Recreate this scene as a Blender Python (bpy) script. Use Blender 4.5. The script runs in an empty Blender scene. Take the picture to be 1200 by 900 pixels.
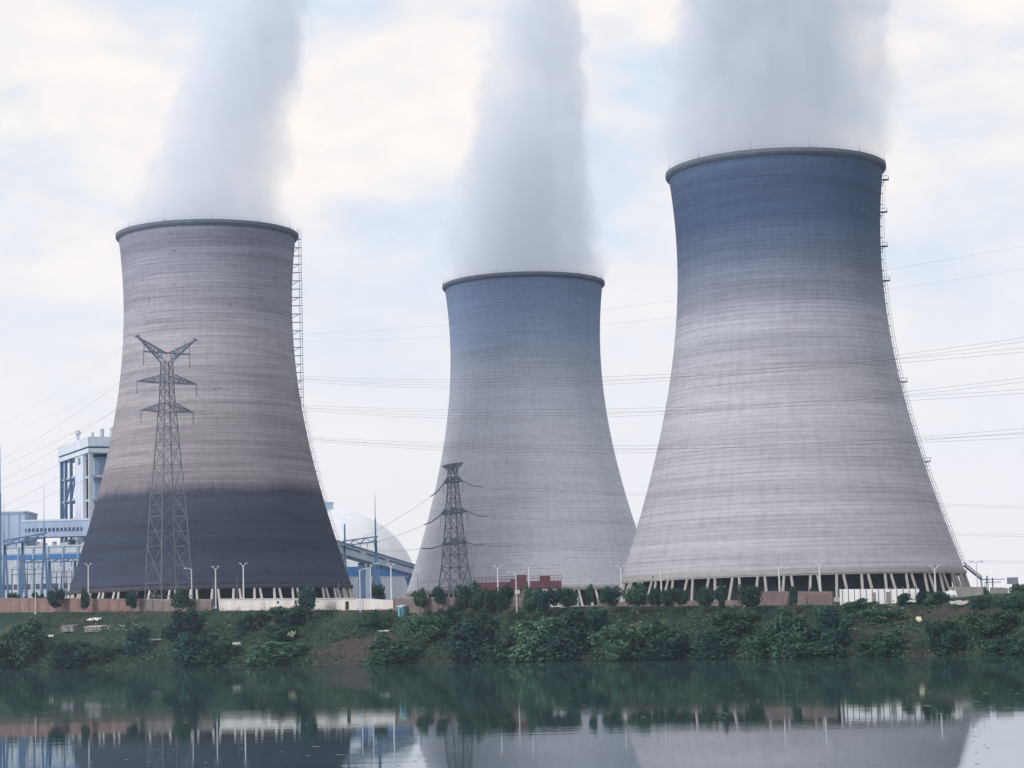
import bpy, math, random
import numpy as np
from mathutils import Vector, Matrix, noise as mnoise

random.seed(7)
RNG = np.random.default_rng(11)
PI = math.pi
S = bpy.context.scene
COL = S.collection

# ------------------------------------------------------------------ camera
F_PX, PITCH, ROLL, EYE = 2600.0, 0.11306, -0.02639, 6.5
_F = Vector((0, math.cos(PITCH), math.sin(PITCH)))
_U = Vector((0, -math.sin(PITCH), math.cos(PITCH)))
_R = Vector((1, 0, 0))
RR = math.cos(ROLL) * _R + math.sin(ROLL) * _U
UR = -math.sin(ROLL) * _R + math.cos(ROLL) * _U
CAMP = Vector((0, 0, EYE))
cam = bpy.data.objects.new('camera', bpy.data.cameras.new('camera'))
COL.objects.link(cam)
M3 = Matrix((RR, UR, -_F)).transposed()
cam.matrix_world = Matrix.Translation(CAMP) @ M3.to_4x4()
cam.data.sensor_fit = 'HORIZONTAL'
cam.data.sensor_width = 36.0
cam.data.lens = 36.0 * F_PX / 1200.0
cam.data.clip_start = 1.0
cam.data.clip_end = 20000.0
S.camera = cam

# ------------------------------------------------------------------ world
SUN_DIR = Vector((-0.66, -0.60, 0.52)).normalized()
W = bpy.data.worlds.new('World'); S.world = W; W.use_nodes = True
nt = W.node_tree; nt.nodes.clear()
def N(t, kind, **kw):
    n = t.nodes.new(kind)
    for k, v in kw.items(): setattr(n, k, v)
    return n
def setin(n, **kw):
    for k, v in kw.items(): n.inputs[k.replace('_', ' ')].default_value = v
wo = N(nt, 'ShaderNodeOutputWorld')
sky = N(nt, 'ShaderNodeTexSky', sky_type='NISHITA')
sky.sun_disc = False
sky.sun_elevation = math.asin(SUN_DIR.z)
sky.sun_rotation = math.atan2(SUN_DIR.x, SUN_DIR.y)
sky.dust_density = 3.0
bg_sky = N(nt, 'ShaderNodeBackground'); bg_sky.inputs['Strength'].default_value = 0.10
nt.links.new(sky.outputs[0], bg_sky.inputs['Color'])
tc = N(nt, 'ShaderNodeTexCoord')
mp = N(nt, 'ShaderNodeMapping'); mp.inputs['Scale'].default_value = (1, 1, 2.0)
mp.inputs['Location'].default_value = (0.35, 0.0, 0.11)
nt.links.new(tc.outputs['Generated'], mp.inputs['Vector'])
n1 = N(nt, 'ShaderNodeTexNoise'); setin(n1, Scale=8.5, Detail=7.0, Roughness=0.55, Distortion=0.25)
n2 = N(nt, 'ShaderNodeTexNoise'); setin(n2, Scale=21.0, Detail=6.0, Roughness=0.6, Distortion=0.2)
for n in (n1, n2): nt.links.new(mp.outputs[0], n.inputs['Vector'])
r1 = N(nt, 'ShaderNodeValToRGB')      # overcast base: blue-white thin spots to cream-white cloud
cr = r1.color_ramp
cr.elements[0].position = 0.36; cr.elements[0].color = (0.64, 0.75, 0.88, 1)
cr.elements[1].position = 0.58; cr.elements[1].color = (0.96, 0.905, 0.87, 1)
e = cr.elements.new(0.47); e.color = (0.79, 0.82, 0.87, 1)
nt.links.new(n1.outputs['Fac'], r1.inputs['Fac'])
r2 = N(nt, 'ShaderNodeValToRGB')
cr = r2.color_ramp
cr.elements[0].position = 0.36; cr.elements[0].color = (0.93, 0.945, 0.965, 1)
cr.elements[1].position = 0.60; cr.elements[1].color = (1.05, 1.02, 0.99, 1)
nt.links.new(n2.outputs['Fac'], r2.inputs['Fac'])
mul = N(nt, 'ShaderNodeMix', data_type='RGBA', blend_type='MULTIPLY'); mul.inputs['Factor'].default_value = 1.0
nt.links.new(r1.outputs[0], mul.inputs['A']); nt.links.new(r2.outputs[0], mul.inputs['B'])
# towards the horizon the cloud deck evens out into white
sep = N(nt, 'ShaderNodeSeparateXYZ'); nt.links.new(tc.outputs['Generated'], sep.inputs[0])
mr = N(nt, 'ShaderNodeMapRange'); setin(mr, From_Min=0.06, From_Max=0.22, To_Min=0.0, To_Max=1.0)
nt.links.new(sep.outputs['Z'], mr.inputs['Value'])
hz = N(nt, 'ShaderNodeMix', data_type='RGBA'); hz.inputs['A'].default_value = (0.90, 0.885, 0.915, 1)
nt.links.new(mr.outputs[0], hz.inputs['Factor']); nt.links.new(mul.outputs['Result'], hz.inputs['B'])
bg_cl = N(nt, 'ShaderNodeBackground'); bg_cl.inputs['Strength'].default_value = 0.82
nt.links.new(hz.outputs['Result'], bg_cl.inputs['Color'])
mx = N(nt, 'ShaderNodeMixShader'); mx.inputs[0].default_value = 0.92
nt.links.new(bg_sky.outputs[0], mx.inputs[1]); nt.links.new(bg_cl.outputs[0], mx.inputs[2])
nt.links.new(mx.outputs[0], wo.inputs['Surface'])

sun = bpy.data.objects.new('sun', bpy.data.lights.new('sun', 'SUN'))
COL.objects.link(sun)
sun.data.energy = 1.5; sun.data.angle = math.radians(14); sun.data.color = (1.0, 0.93, 0.90)
sun.rotation_euler = SUN_DIR.to_track_quat('Z', 'Y').to_euler()
sun.location = (0, 0, 400)

S.view_settings.view_transform = 'Standard'
S.view_settings.look = 'None'
S.view_settings.exposure = 0.45
S.view_settings.gamma = 1.0
S.view_settings.use_curve_mapping = False
S.cycles.volume_bounces = 3
S.cycles.volume_step_rate = 0.16
S.cycles.volume_max_steps = 768
S.cycles.max_bounces = 8
S.cycles.transparent_max_bounces = 16

# ------------------------------------------------------------------ helpers: pixels of the photo -> world
def ray(px, py):
    return (_F + (px - 600) / F_PX * RR - (py - 450) / F_PX * UR)
def at(px, py, Y):
    d = ray(px, py); return CAMP + d * (Y / d.y)
BA = (-170.0, 735.0); BD = (0.693, -0.722); BN = (0.722, 0.693)     # bank line, its direction, its inland normal
def ST(X, Y):
    return BN[0] * (X - BA[0]) + BN[1] * (Y - BA[1]), BD[0] * (X - BA[0]) + BD[1] * (Y - BA[1])
def XY(s, t):
    # BD and BN are orthonormal within rounding
    return BA[0] + BD[0] * t + BN[0] * s, BA[1] + BD[1] * t + BN[1] * s
def at_s(px, py, s):
    d = ray(px, py)
    den = BN[0] * d.x + BN[1] * d.y
    lam = (s + BN[0] * BA[0] + BN[1] * BA[1]) / den
    return CAMP + d * lam

def sstep(a, b, x):
    u = min(1.0, max(0.0, (x - a) / (b - a))); return u * u * (3 - 2 * u)
CREST = 36.0
PROF = [(-60, -4.0), (-8, -3.0), (0, 0.0), (2, 0.9), (7, 3.9), (13, 6.6), (20, 7.6), (24, 8.2), (CREST, 14.0)]
def prof(s):
    for (a, za), (b, zb) in zip(PROF, PROF[1:]):
        if s <= b:
            return za + (zb - za) * max(0.0, (s - a) / (b - a))
    return PROF[-1][1]
def terrain(X, Y, rough=True):
    s, t = ST(X, Y)
    n0 = mnoise.noise(Vector((t * 0.045, 3.1, 0))) * 2.2 + mnoise.noise(Vector((t * 0.17, 9.1, 0))) * 0.8
    k = math.exp(-((s) / 14.0) ** 2)
    z = prof(s + n0 * k)
    crest = 19.2 - 0.0234 * min(max(t, -120), 460)
    if t > 320: crest += 3.2 * sstep(320, 385, t)
    far = 16.4 - 0.011 * min(max(t, -400), 600)
    if z > 0: z = z * crest / 14.0
    if s > CREST:
        z = crest + (far - crest) * sstep(CREST + 6, 100, s)
    if rough and s > 1:
        a = min(1.0, s / 6.0) * (1.0 if s < CREST - 2 else 0.12)
        z += a * (0.9 * mnoise.noise(Vector((X * 0.09, Y * 0.09, 1.7))) + 0.45 * mnoise.noise(Vector((X * 0.3, Y * 0.3, 5.2))))
    return z
def ground_hit(px, py, s0=0.3, s1=60.0):
    s = s0
    while s < s1:
        p = at_s(px, py, s)
        if p.z <= terrain(p.x, p.y): return p
        s += 0.35
    return at_s(px, py, s1)

# ------------------------------------------------------------------ helpers: meshes and objects
class MB:
    def __init__(self): self.v = []; self.f = []; self.smooth = False
    def quad(self, a, b, c, d):
        i = len(self.v); self.v += [tuple(a), tuple(b), tuple(c), tuple(d)]; self.f.append((i, i + 1, i + 2, i + 3))
    def box(self, c, size, rz=0.0):
        x, y, z = (k / 2 for k in size); i = len(self.v)
        cs, sn = math.cos(rz), math.sin(rz)
        for sz in (-1, 1):
            for sx, sy in ((-1, -1), (1, -1), (1, 1), (-1, 1)):
                a, b = sx * x, sy * y
                self.v.append((c[0] + a * cs - b * sn, c[1] + a * sn + b * cs, c[2] + sz * z))
        self.f += [tuple(i + k for k in q) for q in ((3, 2, 1, 0), (4, 5, 6, 7), (0, 1, 5, 4), (1, 2, 6, 5), (2, 3, 7, 6), (3, 0, 4, 7))]
        return self
    def beam(self, p, q, w, w2=None, n=4):
        p, q = Vector(p), Vector(q); d = (q - p)
        if d.length < 1e-6: return self
        d.normalize()
        u = d.cross(Vector((0, 0, 1)) if abs(d.z) < 0.9 else Vector((1, 0, 0))).normalized(); v = d.cross(u)
        w2 = w if w2 is None else w2; i = len(self.v)
        for P, r in ((p, w / 2), (q, w2 / 2)):
            for k in range(n):
                a = 2 * PI * (k + 0.5) / n; r2 = r * (1.414 if n == 4 else 1)
                self.v.append(tuple(P + u * math.cos(a) * r2 + v * math.sin(a) * r2))
        for k in range(n):
            k2 = (k + 1) % n; self.f.append((i + k, i + k2, i + n + k2, i + n + k))
        self.f.append(tuple(i + n - 1 - k for k in range(n))); self.f.append(tuple(i + n + k for k in range(n)))
        return self
    def path(self, pts, w, n=4):
        pts = [Vector(p) for p in pts]; i0 = len(self.v)
        for j, p in enumerate(pts):
            d = (pts[min(j + 1, len(pts) - 1)] - pts[max(j - 1, 0)]).normalized()
            u = d.cross(Vector((0, 0, 1)) if abs(d.z) < 0.95 else Vector((1, 0, 0))).normalized(); v = d.cross(u)
            for k in range(n):
                a = 2 * PI * k / n
                self.v.append(tuple(p + (u * math.cos(a) + v * math.sin(a)) * (w / 2)))
        for j in range(len(pts) - 1):
            for k in range(n):
                k2 = (k + 1) % n; a = i0 + j * n
                self.f.append((a + k, a + k2, a + n + k2, a + n + k))
        return self
    def lathe(self, rz, n=96, close=False):
        i0 = len(self.v); m = len(rz)
        for r, z in rz:
            for k in range(n):
                a = 2 * PI * k / n; self.v.append((r * math.cos(a), r * math.sin(a), z))
        for j in range(m if close else m - 1):
            j2 = (j + 1) % m
            for k in range(n):
                k2 = (k + 1) % n
                self.f.append((i0 + j * n + k, i0 + j * n + k2, i0 + j2 * n + k2, i0 + j2 * n + k))
        return self
    def mesh(self, name, mat, smooth=False):
        me = bpy.data.meshes.new(name); me.from_pydata(self.v, [], self.f); me.update()
        if mat: me.materials.append(mat)
        if smooth: me.polygons.foreach_set('use_smooth', [True] * len(me.polygons))
        return me
    def build(self, name, mat, parent=None, smooth=False, loc=None):
        return link(name, self.mesh(name, mat, smooth), parent, loc)
def link(name, me, parent=None, loc=None):
    o = bpy.data.objects.new(name, me); COL.objects.link(o)
    if parent is not None: o.parent = parent
    if loc is not None: o.location = loc
    return o
def tag(o, label=None, cat=None, group=None, kind=None):
    if label: o['label'] = label
    if cat: o['category'] = cat
    if group: o['group'] = group
    if kind: o['kind'] = kind
    return o
def thing(name, label, cat, loc=(0, 0, 0), rz=0.0, group=None):
    o = bpy.data.objects.new(name, None); COL.objects.link(o)
    o.location = loc; o.rotation_euler = (0, 0, rz); o.empty_display_size = 1.0
    return tag(o, label, cat, group, 'thing')
def copy_tree(o, parent=None):
    c = o.copy(); COL.objects.link(c)
    if parent is not None: c.parent = parent
    for ch in list(o.children): copy_tree(ch, c)
    return c

# ------------------------------------------------------------------ materials
def mat_plain(name, col, rough=0.8, var=0.25, scale=0.6, metal=0.0, streak=False):
    m = bpy.data.materials.new(name); m.use_nodes = True; t = m.node_tree
    b = t.nodes['Principled BSDF']; setin(b, Roughness=rough, Metallic=metal)
    tcn = N(t, 'ShaderNodeTexCoord'); mpn = N(t, 'ShaderNodeMapping')
    mpn.inputs['Scale'].default_value = (1, 1, 0.15) if streak else (1, 1, 1)
    nn = N(t, 'ShaderNodeTexNoise'); setin(nn, Scale=scale, Detail=6.0, Roughness=0.6)
    rp = N(t, 'ShaderNodeValToRGB')
    rp.color_ramp.elements[0].position = 0.3; rp.color_ramp.elements[1].position = 0.7
    rp.color_ramp.elements[0].color = tuple(c * (1 - var) for c in col) + (1,)
    rp.color_ramp.elements[1].color = tuple(min(1, c * (1 + var)) for c in col) + (1,)
    L = t.links.new
    L(tcn.outputs['Object'], mpn.inputs[0]); L(mpn.outputs[0], nn.inputs['Vector']); L(nn.outputs['Fac'], rp.inputs[0]); L(rp.outputs[0], b.inputs['Base Color'])
    return m
def math_n(t, op, a=None, b=None, c=None):
    n = N(t, 'ShaderNodeMath', operation=op)
    for i, x in enumerate((a, b, c)):
        if x is None: continue
        if isinstance(x, (int, float)): n.inputs[i].default_value = x
        else: t.links.new(x, n.inputs[i])
    return n.outputs[0]
def ramp(t, fac, stops, interp='LINEAR'):
    r = N(t, 'ShaderNodeValToRGB'); r.color_ramp.interpolation = interp
    el = r.color_ramp.elements
    el[0].position, el[0].color = stops[0][0], tuple(stops[0][1]) + (1,)
    el[1].position, el[1].color = stops[-1][0], tuple(stops[-1][1]) + (1,)
    for p, c in stops[1:-1]:
        x = el.new(p); x.color = tuple(c) + (1,)
    t.links.new(fac, r.inputs[0]); return r.outputs[0]
def mixc(t, fac, a, b, blend='MIX'):
    n = N(t, 'ShaderNodeMix', data_type='RGBA', blend_type=blend)
    for key, x in (('Factor', fac), ('A', a), ('B', b)):
        if isinstance(x, (int, float)): n.inputs[key].default_value = x
        elif isinstance(x, tuple): n.inputs[key].default_value = x + (1,) if len(x) == 3 else x
        else: t.links.new(x, n.inputs[key])
    return n.outputs['Result']
def noise_n(t, vec, scale, detail=5.0, rough=0.55, dist=0.0):
    n = N(t, 'ShaderNodeTexNoise'); setin(n, Scale=scale, Detail=detail, Roughness=rough, Distortion=dist)
    t.links.new(vec, n.inputs['Vector']); return n.outputs['Fac']
def g(v): return (v, v, v)

def mat_tower(name, H, stops, seed, band=0.35, edge_noise=0.012, patch=0.0):
    """weathered concrete shell: lifts, panel joints, horizontal tide bands, vertical run-off; stops = colour by height fraction"""
    m = bpy.data.materials.new(name); m.use_nodes = True; t = m.node_tree; L = t.links.new
    b = t.nodes['Principled BSDF']; setin(b, Roughness=0.9)
    b.inputs['Specular IOR Level'].default_value = 0.2
    tcn = N(t, 'ShaderNodeTexCoord'); sp = N(t, 'ShaderNodeSeparateXYZ'); L(tcn.outputs['Object'], sp.inputs[0])
    x, y, z = sp.outputs
    ang = math_n(t, 'ARCTAN2', y, x)
    arc = math_n(t, 'MULTIPLY', ang, 40.0)
    def vec(a, zz, w):
        c = N(t, 'ShaderNodeCombineXYZ'); L(a, c.inputs[0]); L(zz, c.inputs[1]); c.inputs[2].default_value = w; return c.outputs[0]
    zh = math_n(t, 'DIVIDE', z, H)
    # wobble the tide lines
    v_w = vec(math_n(t, 'MULTIPLY', arc, 0.05), math_n(t, 'MULTIPLY', z, 0.02), seed)
    v_ws = vec(math_n(t, 'MULTIPLY', arc, 0.6), math_n(t, 'MULTIPLY', z, 0.06), seed + 3)
    wob = math_n(t, 'ADD', math_n(t, 'SUBTRACT', noise_n(t, v_w, 1.0), 0.5), math_n(t, 'MULTIPLY', math_n(t, 'SUBTRACT', noise_n(t, v_ws, 1.0, 5, 0.7), 0.5), 1.3))
    zz = math_n(t, 'ADD', zh, math_n(t, 'MULTIPLY', wob, edge_noise * 4))
    base = ramp(t, zz, stops)
    # horizontal bands, several widths
    for sc_a, sc_z, amt, w in ((0.010, 0.16, band, 1.0), (0.02, 0.7, band * 0.8, 2.0), (0.05, 2.2, band * 0.5, 4.0)):
        nb = noise_n(t, vec(math_n(t, 'MULTIPLY', arc, sc_a), math_n(t, 'MULTIPLY', z, sc_z), seed + w), 1.0, 2.0)
        base = mixc(t, 1.0, base, ramp(t, nb, [(0.28, g(1 - amt)), (0.5, g(1.0)), (0.72, g(1 + amt * 0.6))]), 'MULTIPLY')
    # run-off streaks
    ns = noise_n(t, vec(math_n(t, 'MULTIPLY', arc, 0.55), math_n(t, 'MULTIPLY', z, 0.022), seed + 7), 1.0, 5.0, 0.65)
    base = mixc(t, 1.0, base, ramp(t, ns, [(0.30, g(0.93)), (0.5, g(1.0)), (0.75, g(1.05))]), 'MULTIPLY')
    # mottling
    nm = noise_n(t, vec(arc, z, seed + 11), 0.45, 6.0, 0.7)
    base = mixc(t, 1.0, base, ramp(t, nm, [(0.30, g(0.88)), (0.5, g(1.0)), (0.7, g(1.09))]), 'MULTIPLY')
    if patch:   # darker repair patches and stain blots
        npz = noise_n(t, vec(math_n(t, 'MULTIPLY', arc, 0.22), math_n(t, 'MULTIPLY', z, 0.22), seed + 17), 1.0, 4.0, 0.7)
        base = mixc(t, 1.0, base, ramp(t, npz, [(0.30, g(1 - patch)), (0.37, g(1.0)), (1.0, g(1.0))]), 'MULTIPLY')
    # lift joints (every 1.35 m) and panel joints
    fz = math_n(t, 'FRACT', math_n(t, 'DIVIDE', z, 1.35))
    lz = math_n(t, 'LESS_THAN', fz, 0.13)
    fa = math_n(t, 'FRACT', math_n(t, 'MULTIPLY', ang, 264.0 / (2 * PI)))
    la = math_n(t, 'LESS_THAN', fa, 0.13)
    nj = noise_n(t, vec(math_n(t, 'MULTIPLY', arc, 0.08), math_n(t, 'MULTIPLY', z, 0.3), seed + 23), 1.0, 3.0)
    jm = math_n(t, 'MULTIPLY', math_n(t, 'MAXIMUM', lz, math_n(t, 'MULTIPLY', la, 0.30)), ramp(t, nj, [(0.35, g(0.1)), (0.65, g(0.55))]))
    base = mixc(t, jm, base, mixc(t, 1.0, base, g(0.48), 'MULTIPLY'))
    L(base, b.inputs['Base Color'])
    bp = N(t, 'ShaderNodeBump'); setin(bp, Strength=0.5, Distance=0.12)
    L(math_n(t, 'SUBTRACT', nm, math_n(t, 'MULTIPLY', lz, 0.6)), bp.inputs['Height']); L(bp.outputs[0], b.inputs['Normal'])
    return m

def mat_leaf(name, dark, light, yellow=0.0):
    m = bpy.data.materials.new(name); m.use_nodes = True; t = m.node_tree; L = t.links.new
    b = t.nodes['Principled BSDF']; setin(b, Roughness=0.65)
    b.inputs['Specular IOR Level'].default_value = 0.25
    oi = N(t, 'ShaderNodeObjectInfo'); ge = N(t, 'ShaderNodeNewGeometry')
    nn = N(t, 'ShaderNodeTexNoise'); setin(nn, Scale=0.42, Detail=5.0, Roughness=0.6)
    L(ge.outputs['Position'], nn.inputs['Vector'])
    f = math_n(t, 'ADD', math_n(t, 'MULTIPLY', nn.outputs['Fac'], 0.75), math_n(t, 'MULTIPLY', ge.outputs['Random Per Island'], 0.35))
    c = ramp(t, f, [(0.36, dark), (0.55, tuple((a_ * .62 + b_ * .38) for a_, b_ in zip(dark, light))), (0.78, light)])
    h = N(t, 'ShaderNodeHueSaturation'); L(c, h.inputs['Color'])
    L(math_n(t, 'ADD', math_n(t, 'MULTIPLY', oi.outputs['Random'], 0.05), 0.475 - yellow), h.inputs['Hue'])
    L(math_n(t, 'ADD', math_n(t, 'MULTIPLY', math_n(t, 'FRACT', math_n(t, 'MULTIPLY', oi.outputs['Random'], 7.3)), 0.55), 0.72), h.inputs['Value'])
    tr = N(t, 'ShaderNodeBsdfTranslucent'); L(h.outputs[0], tr.inputs['Color'])
    L(h.outputs[0], b.inputs['Base Color'])
    ms = N(t, 'ShaderNodeMixShader'); ms.inputs[0].default_value = 0.22
    L(b.outputs[0], ms.inputs[1]); L(tr.outputs[0], ms.inputs[2]); L(ms.outputs[0], t.nodes['Material Output'].inputs['Surface'])
    return m

LEAF_A = mat_leaf('leaf_teal', (0.005, 0.031, 0.029), (0.066, 0.164, 0.092))
LEAF_B = mat_leaf('leaf_dark', (0.003, 0.022, 0.026), (0.040, 0.120, 0.084))
LEAF_C = mat_leaf('leaf_light', (0.010, 0.046, 0.034), (0.100, 0.205, 0.098))
LEAF_U = mat_leaf('leaf_weeds', (0.005, 0.025, 0.023), (0.105, 0.180, 0.088))
BARK = mat_plain('bark', (0.09, 0.075, 0.06), 0.9, 0.3, 2.0)
STEEL = mat_plain('galvanised_steel', (0.125, 0.14, 0.17), 0.6, 0.2, 0.8)
STEEL_D = mat_plain('weathered_steel', (0.13, 0.16, 0.215), 0.6, 0.2, 0.8)
STEEL_L = mat_plain('pale_steel', (0.42, 0.46, 0.52), 0.6, 0.15, 0.8)
BLUE_STEEL = mat_plain('blue_painted_steel', (0.08, 0.17, 0.32), 0.55, 0.2, 0.5)
WIRE = mat_plain('aluminium_wire', (0.045, 0.055, 0.08), 0.6, 0.1, 0.5)
LAMPW = mat_plain('white_lamp_paint', (0.54, 0.56, 0.59), 0.5, 0.08, 1.0)
WHITE = mat_plain('white_render', (0.66, 0.66, 0.66), 0.8, 0.14, 0.35, streak=True)
CREAM = mat_plain('pale_plaster', (0.60, 0.57, 0.54), 0.85, 0.16, 0.3, streak=True)
PALE_CON = mat_plain('pale_concrete', (0.46, 0.45, 0.45), 0.9, 0.15, 0.5)
COLM = mat_plain('column_concrete', (0.62, 0.60, 0.59), 0.9, 0.15, 0.5)
BEAM_D = mat_plain('stained_beam_concrete', (0.07, 0.072, 0.085), 0.9, 0.25, 0.4)
COLM_R = mat_plain('grey_column_concrete', (0.36, 0.35, 0.35), 0.9, 0.18, 0.5)
DARKC = mat_plain('near_black', (0.018, 0.022, 0.03), 0.95, 0.3, 0.3)  # on the tower fill this colour carries the interior shade
RIM = mat_plain('rim_concrete', (0.10, 0.125, 0.175), 0.9, 0.2, 0.5)
PANEL = mat_plain('blue_grey_cladding', (0.33, 0.43, 0.57), 0.6, 0.14, 0.25, streak=True)
PANEL_L = mat_plain('white_cladding', (0.55, 0.61, 0.70), 0.6, 0.14, 0.25, streak=True)
PANEL_G = mat_plain('grey_gallery_sheet', (0.24, 0.29, 0.37), 0.7, 0.12, 0.3, streak=True)
PANEL_D = mat_plain('dark_gallery_roof', (0.09, 0.13, 0.21), 0.7, 0.15, 0.3)
PANEL_M = mat_plain('mid_blue_cladding', (0.24, 0.33, 0.46), 0.6, 0.1, 0.2)
STRIPE = mat_plain('blue_stripe_paint', (0.03, 0.20, 0.52), 0.5, 0.12, 0.3)
NAVY = mat_plain('navy_trim', (0.03, 0.07, 0.16), 0.6, 0.15, 0.4)
GLASSD = mat_plain('dark_window_glass', (0.05, 0.09, 0.15), 0.25, 0.3, 0.5)
MAROON = mat_plain('maroon_paint', (0.125, 0.040, 0.055), 0.7, 0.25, 0.4, streak=True)
GREYW = mat_plain('grey_wall', (0.20, 0.20, 0.20), 0.9, 0.25, 0.4)
BROWNW = mat_plain('brown_wall', (0.17, 0.14, 0.135), 0.9, 0.25, 0.4)
TEALP = mat_plain('teal_paint', (0.10, 0.42, 0.50), 0.6, 0.12, 0.5)
SCUM = mat_plain('dull_scum', (0.20, 0.22, 0.21), 0.9, 0.3, 1.0)
RUB = mat_plain('pale_rubble', (0.40, 0.40, 0.39), 0.9, 0.3, 1.0)
TARP = mat_plain('white_tarp', (0.68, 0.69, 0.69), 0.6, 0.15, 1.2)
SHACK = mat_plain('grey_board', (0.20, 0.20, 0.20), 0.9, 0.4, 0.6)
YELB = mat_plain('pale_yellow_board', (0.60, 0.58, 0.38), 0.7, 0.2, 0.9)

def mat_brick(name, c1, c2, mortar):
    m = bpy.data.materials.new(name); m.use_nodes = True; t = m.node_tree; L = t.links.new
    b = t.nodes['Principled BSDF']; setin(b, Roughness=0.9)
    tcn = N(t, 'ShaderNodeTexCoord'); sp = N(t, 'ShaderNodeSeparateXYZ'); L(tcn.outputs['Object'], sp.inputs[0])
    cb = N(t, 'ShaderNodeCombineXYZ'); L(sp.outputs[0], cb.inputs[0]); L(sp.outputs[2], cb.inputs[1])
    bk = N(t, 'ShaderNodeTexBrick'); setin(bk, Scale=1.6, Mortar_Size=0.03)
    bk.inputs['Color1'].default_value = c1 + (1,); bk.inputs['Color2'].default_value = c2 + (1,); bk.inputs['Mortar'].default_value = mortar + (1,)
    L(cb.outputs[0], bk.inputs['Vector'])
    nn = noise_n(t, tcn.outputs['Object'], 0.25, 6.0, 0.65)
    L(mixc(t, 1.0, bk.outputs['Color'], ramp(t, nn, [(0.3, g(0.7)), (0.7, g(1.25))]), 'MULTIPLY'), b.inputs['Base Color'])
    return m
BRICK = mat_brick('red_brick', (0.23, 0.105, 0.09), (0.17, 0.08, 0.07), (0.26, 0.22, 0.21))
BRICK_D = mat_brick('dull_brick', (0.17, 0.105, 0.10), (0.13, 0.085, 0.085), (0.2, 0.18, 0.175))

# ------------------------------------------------------------------ ground, water, haze
def soil_mask(X, Y):
    s, t = ST(X, Y)
    v = 0.0
    for (px, py, rt, rs, a) in SOIL:
        c = SOILC[(px, py)]
        d = ((t - c[1]) / rt) ** 2 + ((s - c[0]) / rs) ** 2
        v = max(v, a * (1.0 - sstep(0.5, 1.25, d + 0.5 * mnoise.noise(Vector((X * .25, Y * .25, 0))))))
    return v
SOIL = [(422, 760, 19, 8.5, 1.0), (1030, 745, 18, 6, 0.45), (1040, 765, 20, 3.5, 0.8), (100, 735, 24, 7, 0.35), (1075, 722, 22, 6, 0.5), (180, 715, 26, 4, 0.6), (480, 713, 30, 3.5, 0.7), (720, 708, 20, 3, 0.6)]
SOILC = {}
for so in SOIL:
    p = ground_hit(so[0], so[1]); SOILC[(so[0], so[1])] = ST(p.x, p.y)

ss = np.concatenate([np.array([-60, -30, -12, -6, -3]), np.arange(-1.5, 52, 1.1), np.array([56, 62, 70, 80, 92, 105, 125, 160, 210, 280, 380, 520, 760, 1200, 1900])])
ts = np.concatenate([np.array([-1900, -1400, -1000, -700, -450, -300, -200, -140]), np.arange(-100, 480, 2.0), np.array([500, 540, 600, 700, 900, 1200, 1600, 2200])])
gv, gsoil = [], []
for s_ in ss:
    for t_ in ts:
        X, Y = XY(s_, t_); gv.append((X, Y, terrain(X, Y))); gsoil.append(max(soil_mask(X, Y), .62 - .3 * abs(s_ - .6) if -1.6 < s_ < 2.4 else 0) if -2 < s_ < 60 else 0.0)
nT = len(ts)
gf = [(i * nT + j, i * nT + j + 1, (i + 1) * nT + j + 1, (i + 1) * nT + j) for i in range(len(ss) - 1) for j in range(nT - 1)]
me = bpy.data.meshes.new('ground'); me.from_pydata(gv, [], gf); me.update()
at_ = me.attributes.new('soil', 'FLOAT', 'POINT'); at_.data.foreach_set('value', gsoil)
me.polygons.foreach_set('use_smooth', [True] * len(me.polygons))
gm = bpy.data.materials.new('bank_earth_and_grass'); gm.use_nodes = True; t = gm.node_tree; L = t.links.new
b = t.nodes['Principled BSDF']; setin(b, Roughness=0.95); b.inputs['Specular IOR Level'].default_value = 0.1
ge = N(t, 'ShaderNodeNewGeometry'); an = N(t, 'ShaderNodeAttribute', attribute_name='soil')
na = noise_n(t, ge.outputs['Position'], 0.12, 7.0, 0.65); nb = noise_n(t, ge.outputs['Position'], 0.9, 6.0, 0.7)
grass = ramp(t, na, [(0.3, (0.012, 0.034, 0.029)), (0.5, (0.030, 0.060, 0.042)), (0.62, (0.070, 0.088, 0.056)), (0.76, (0.105, 0.090, 0.074))])
soil = ramp(t, nb, [(0.3, (0.040, 0.033, 0.031)), (0.7, (0.105, 0.086, 0.080))])
sm = math_n(t, 'ADD', an.outputs['Fac'], math_n(t, 'MULTIPLY', math_n(t, 'SUBTRACT', nb, 0.5), 0.7))
L(mixc(t, ramp(t, sm, [(0.26, g(0.0)), (0.6, g(1.0))]), grass, soil), b.inputs['Base Color'])
bp = N(t, 'ShaderNodeBump'); setin(bp, Strength=1.0, Distance=0.9); L(nb, bp.inputs['Height']); L(bp.outputs[0], b.inputs['Normal'])
me.materials.append(gm)
tag(link('ground', me), kind='structure')

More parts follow.
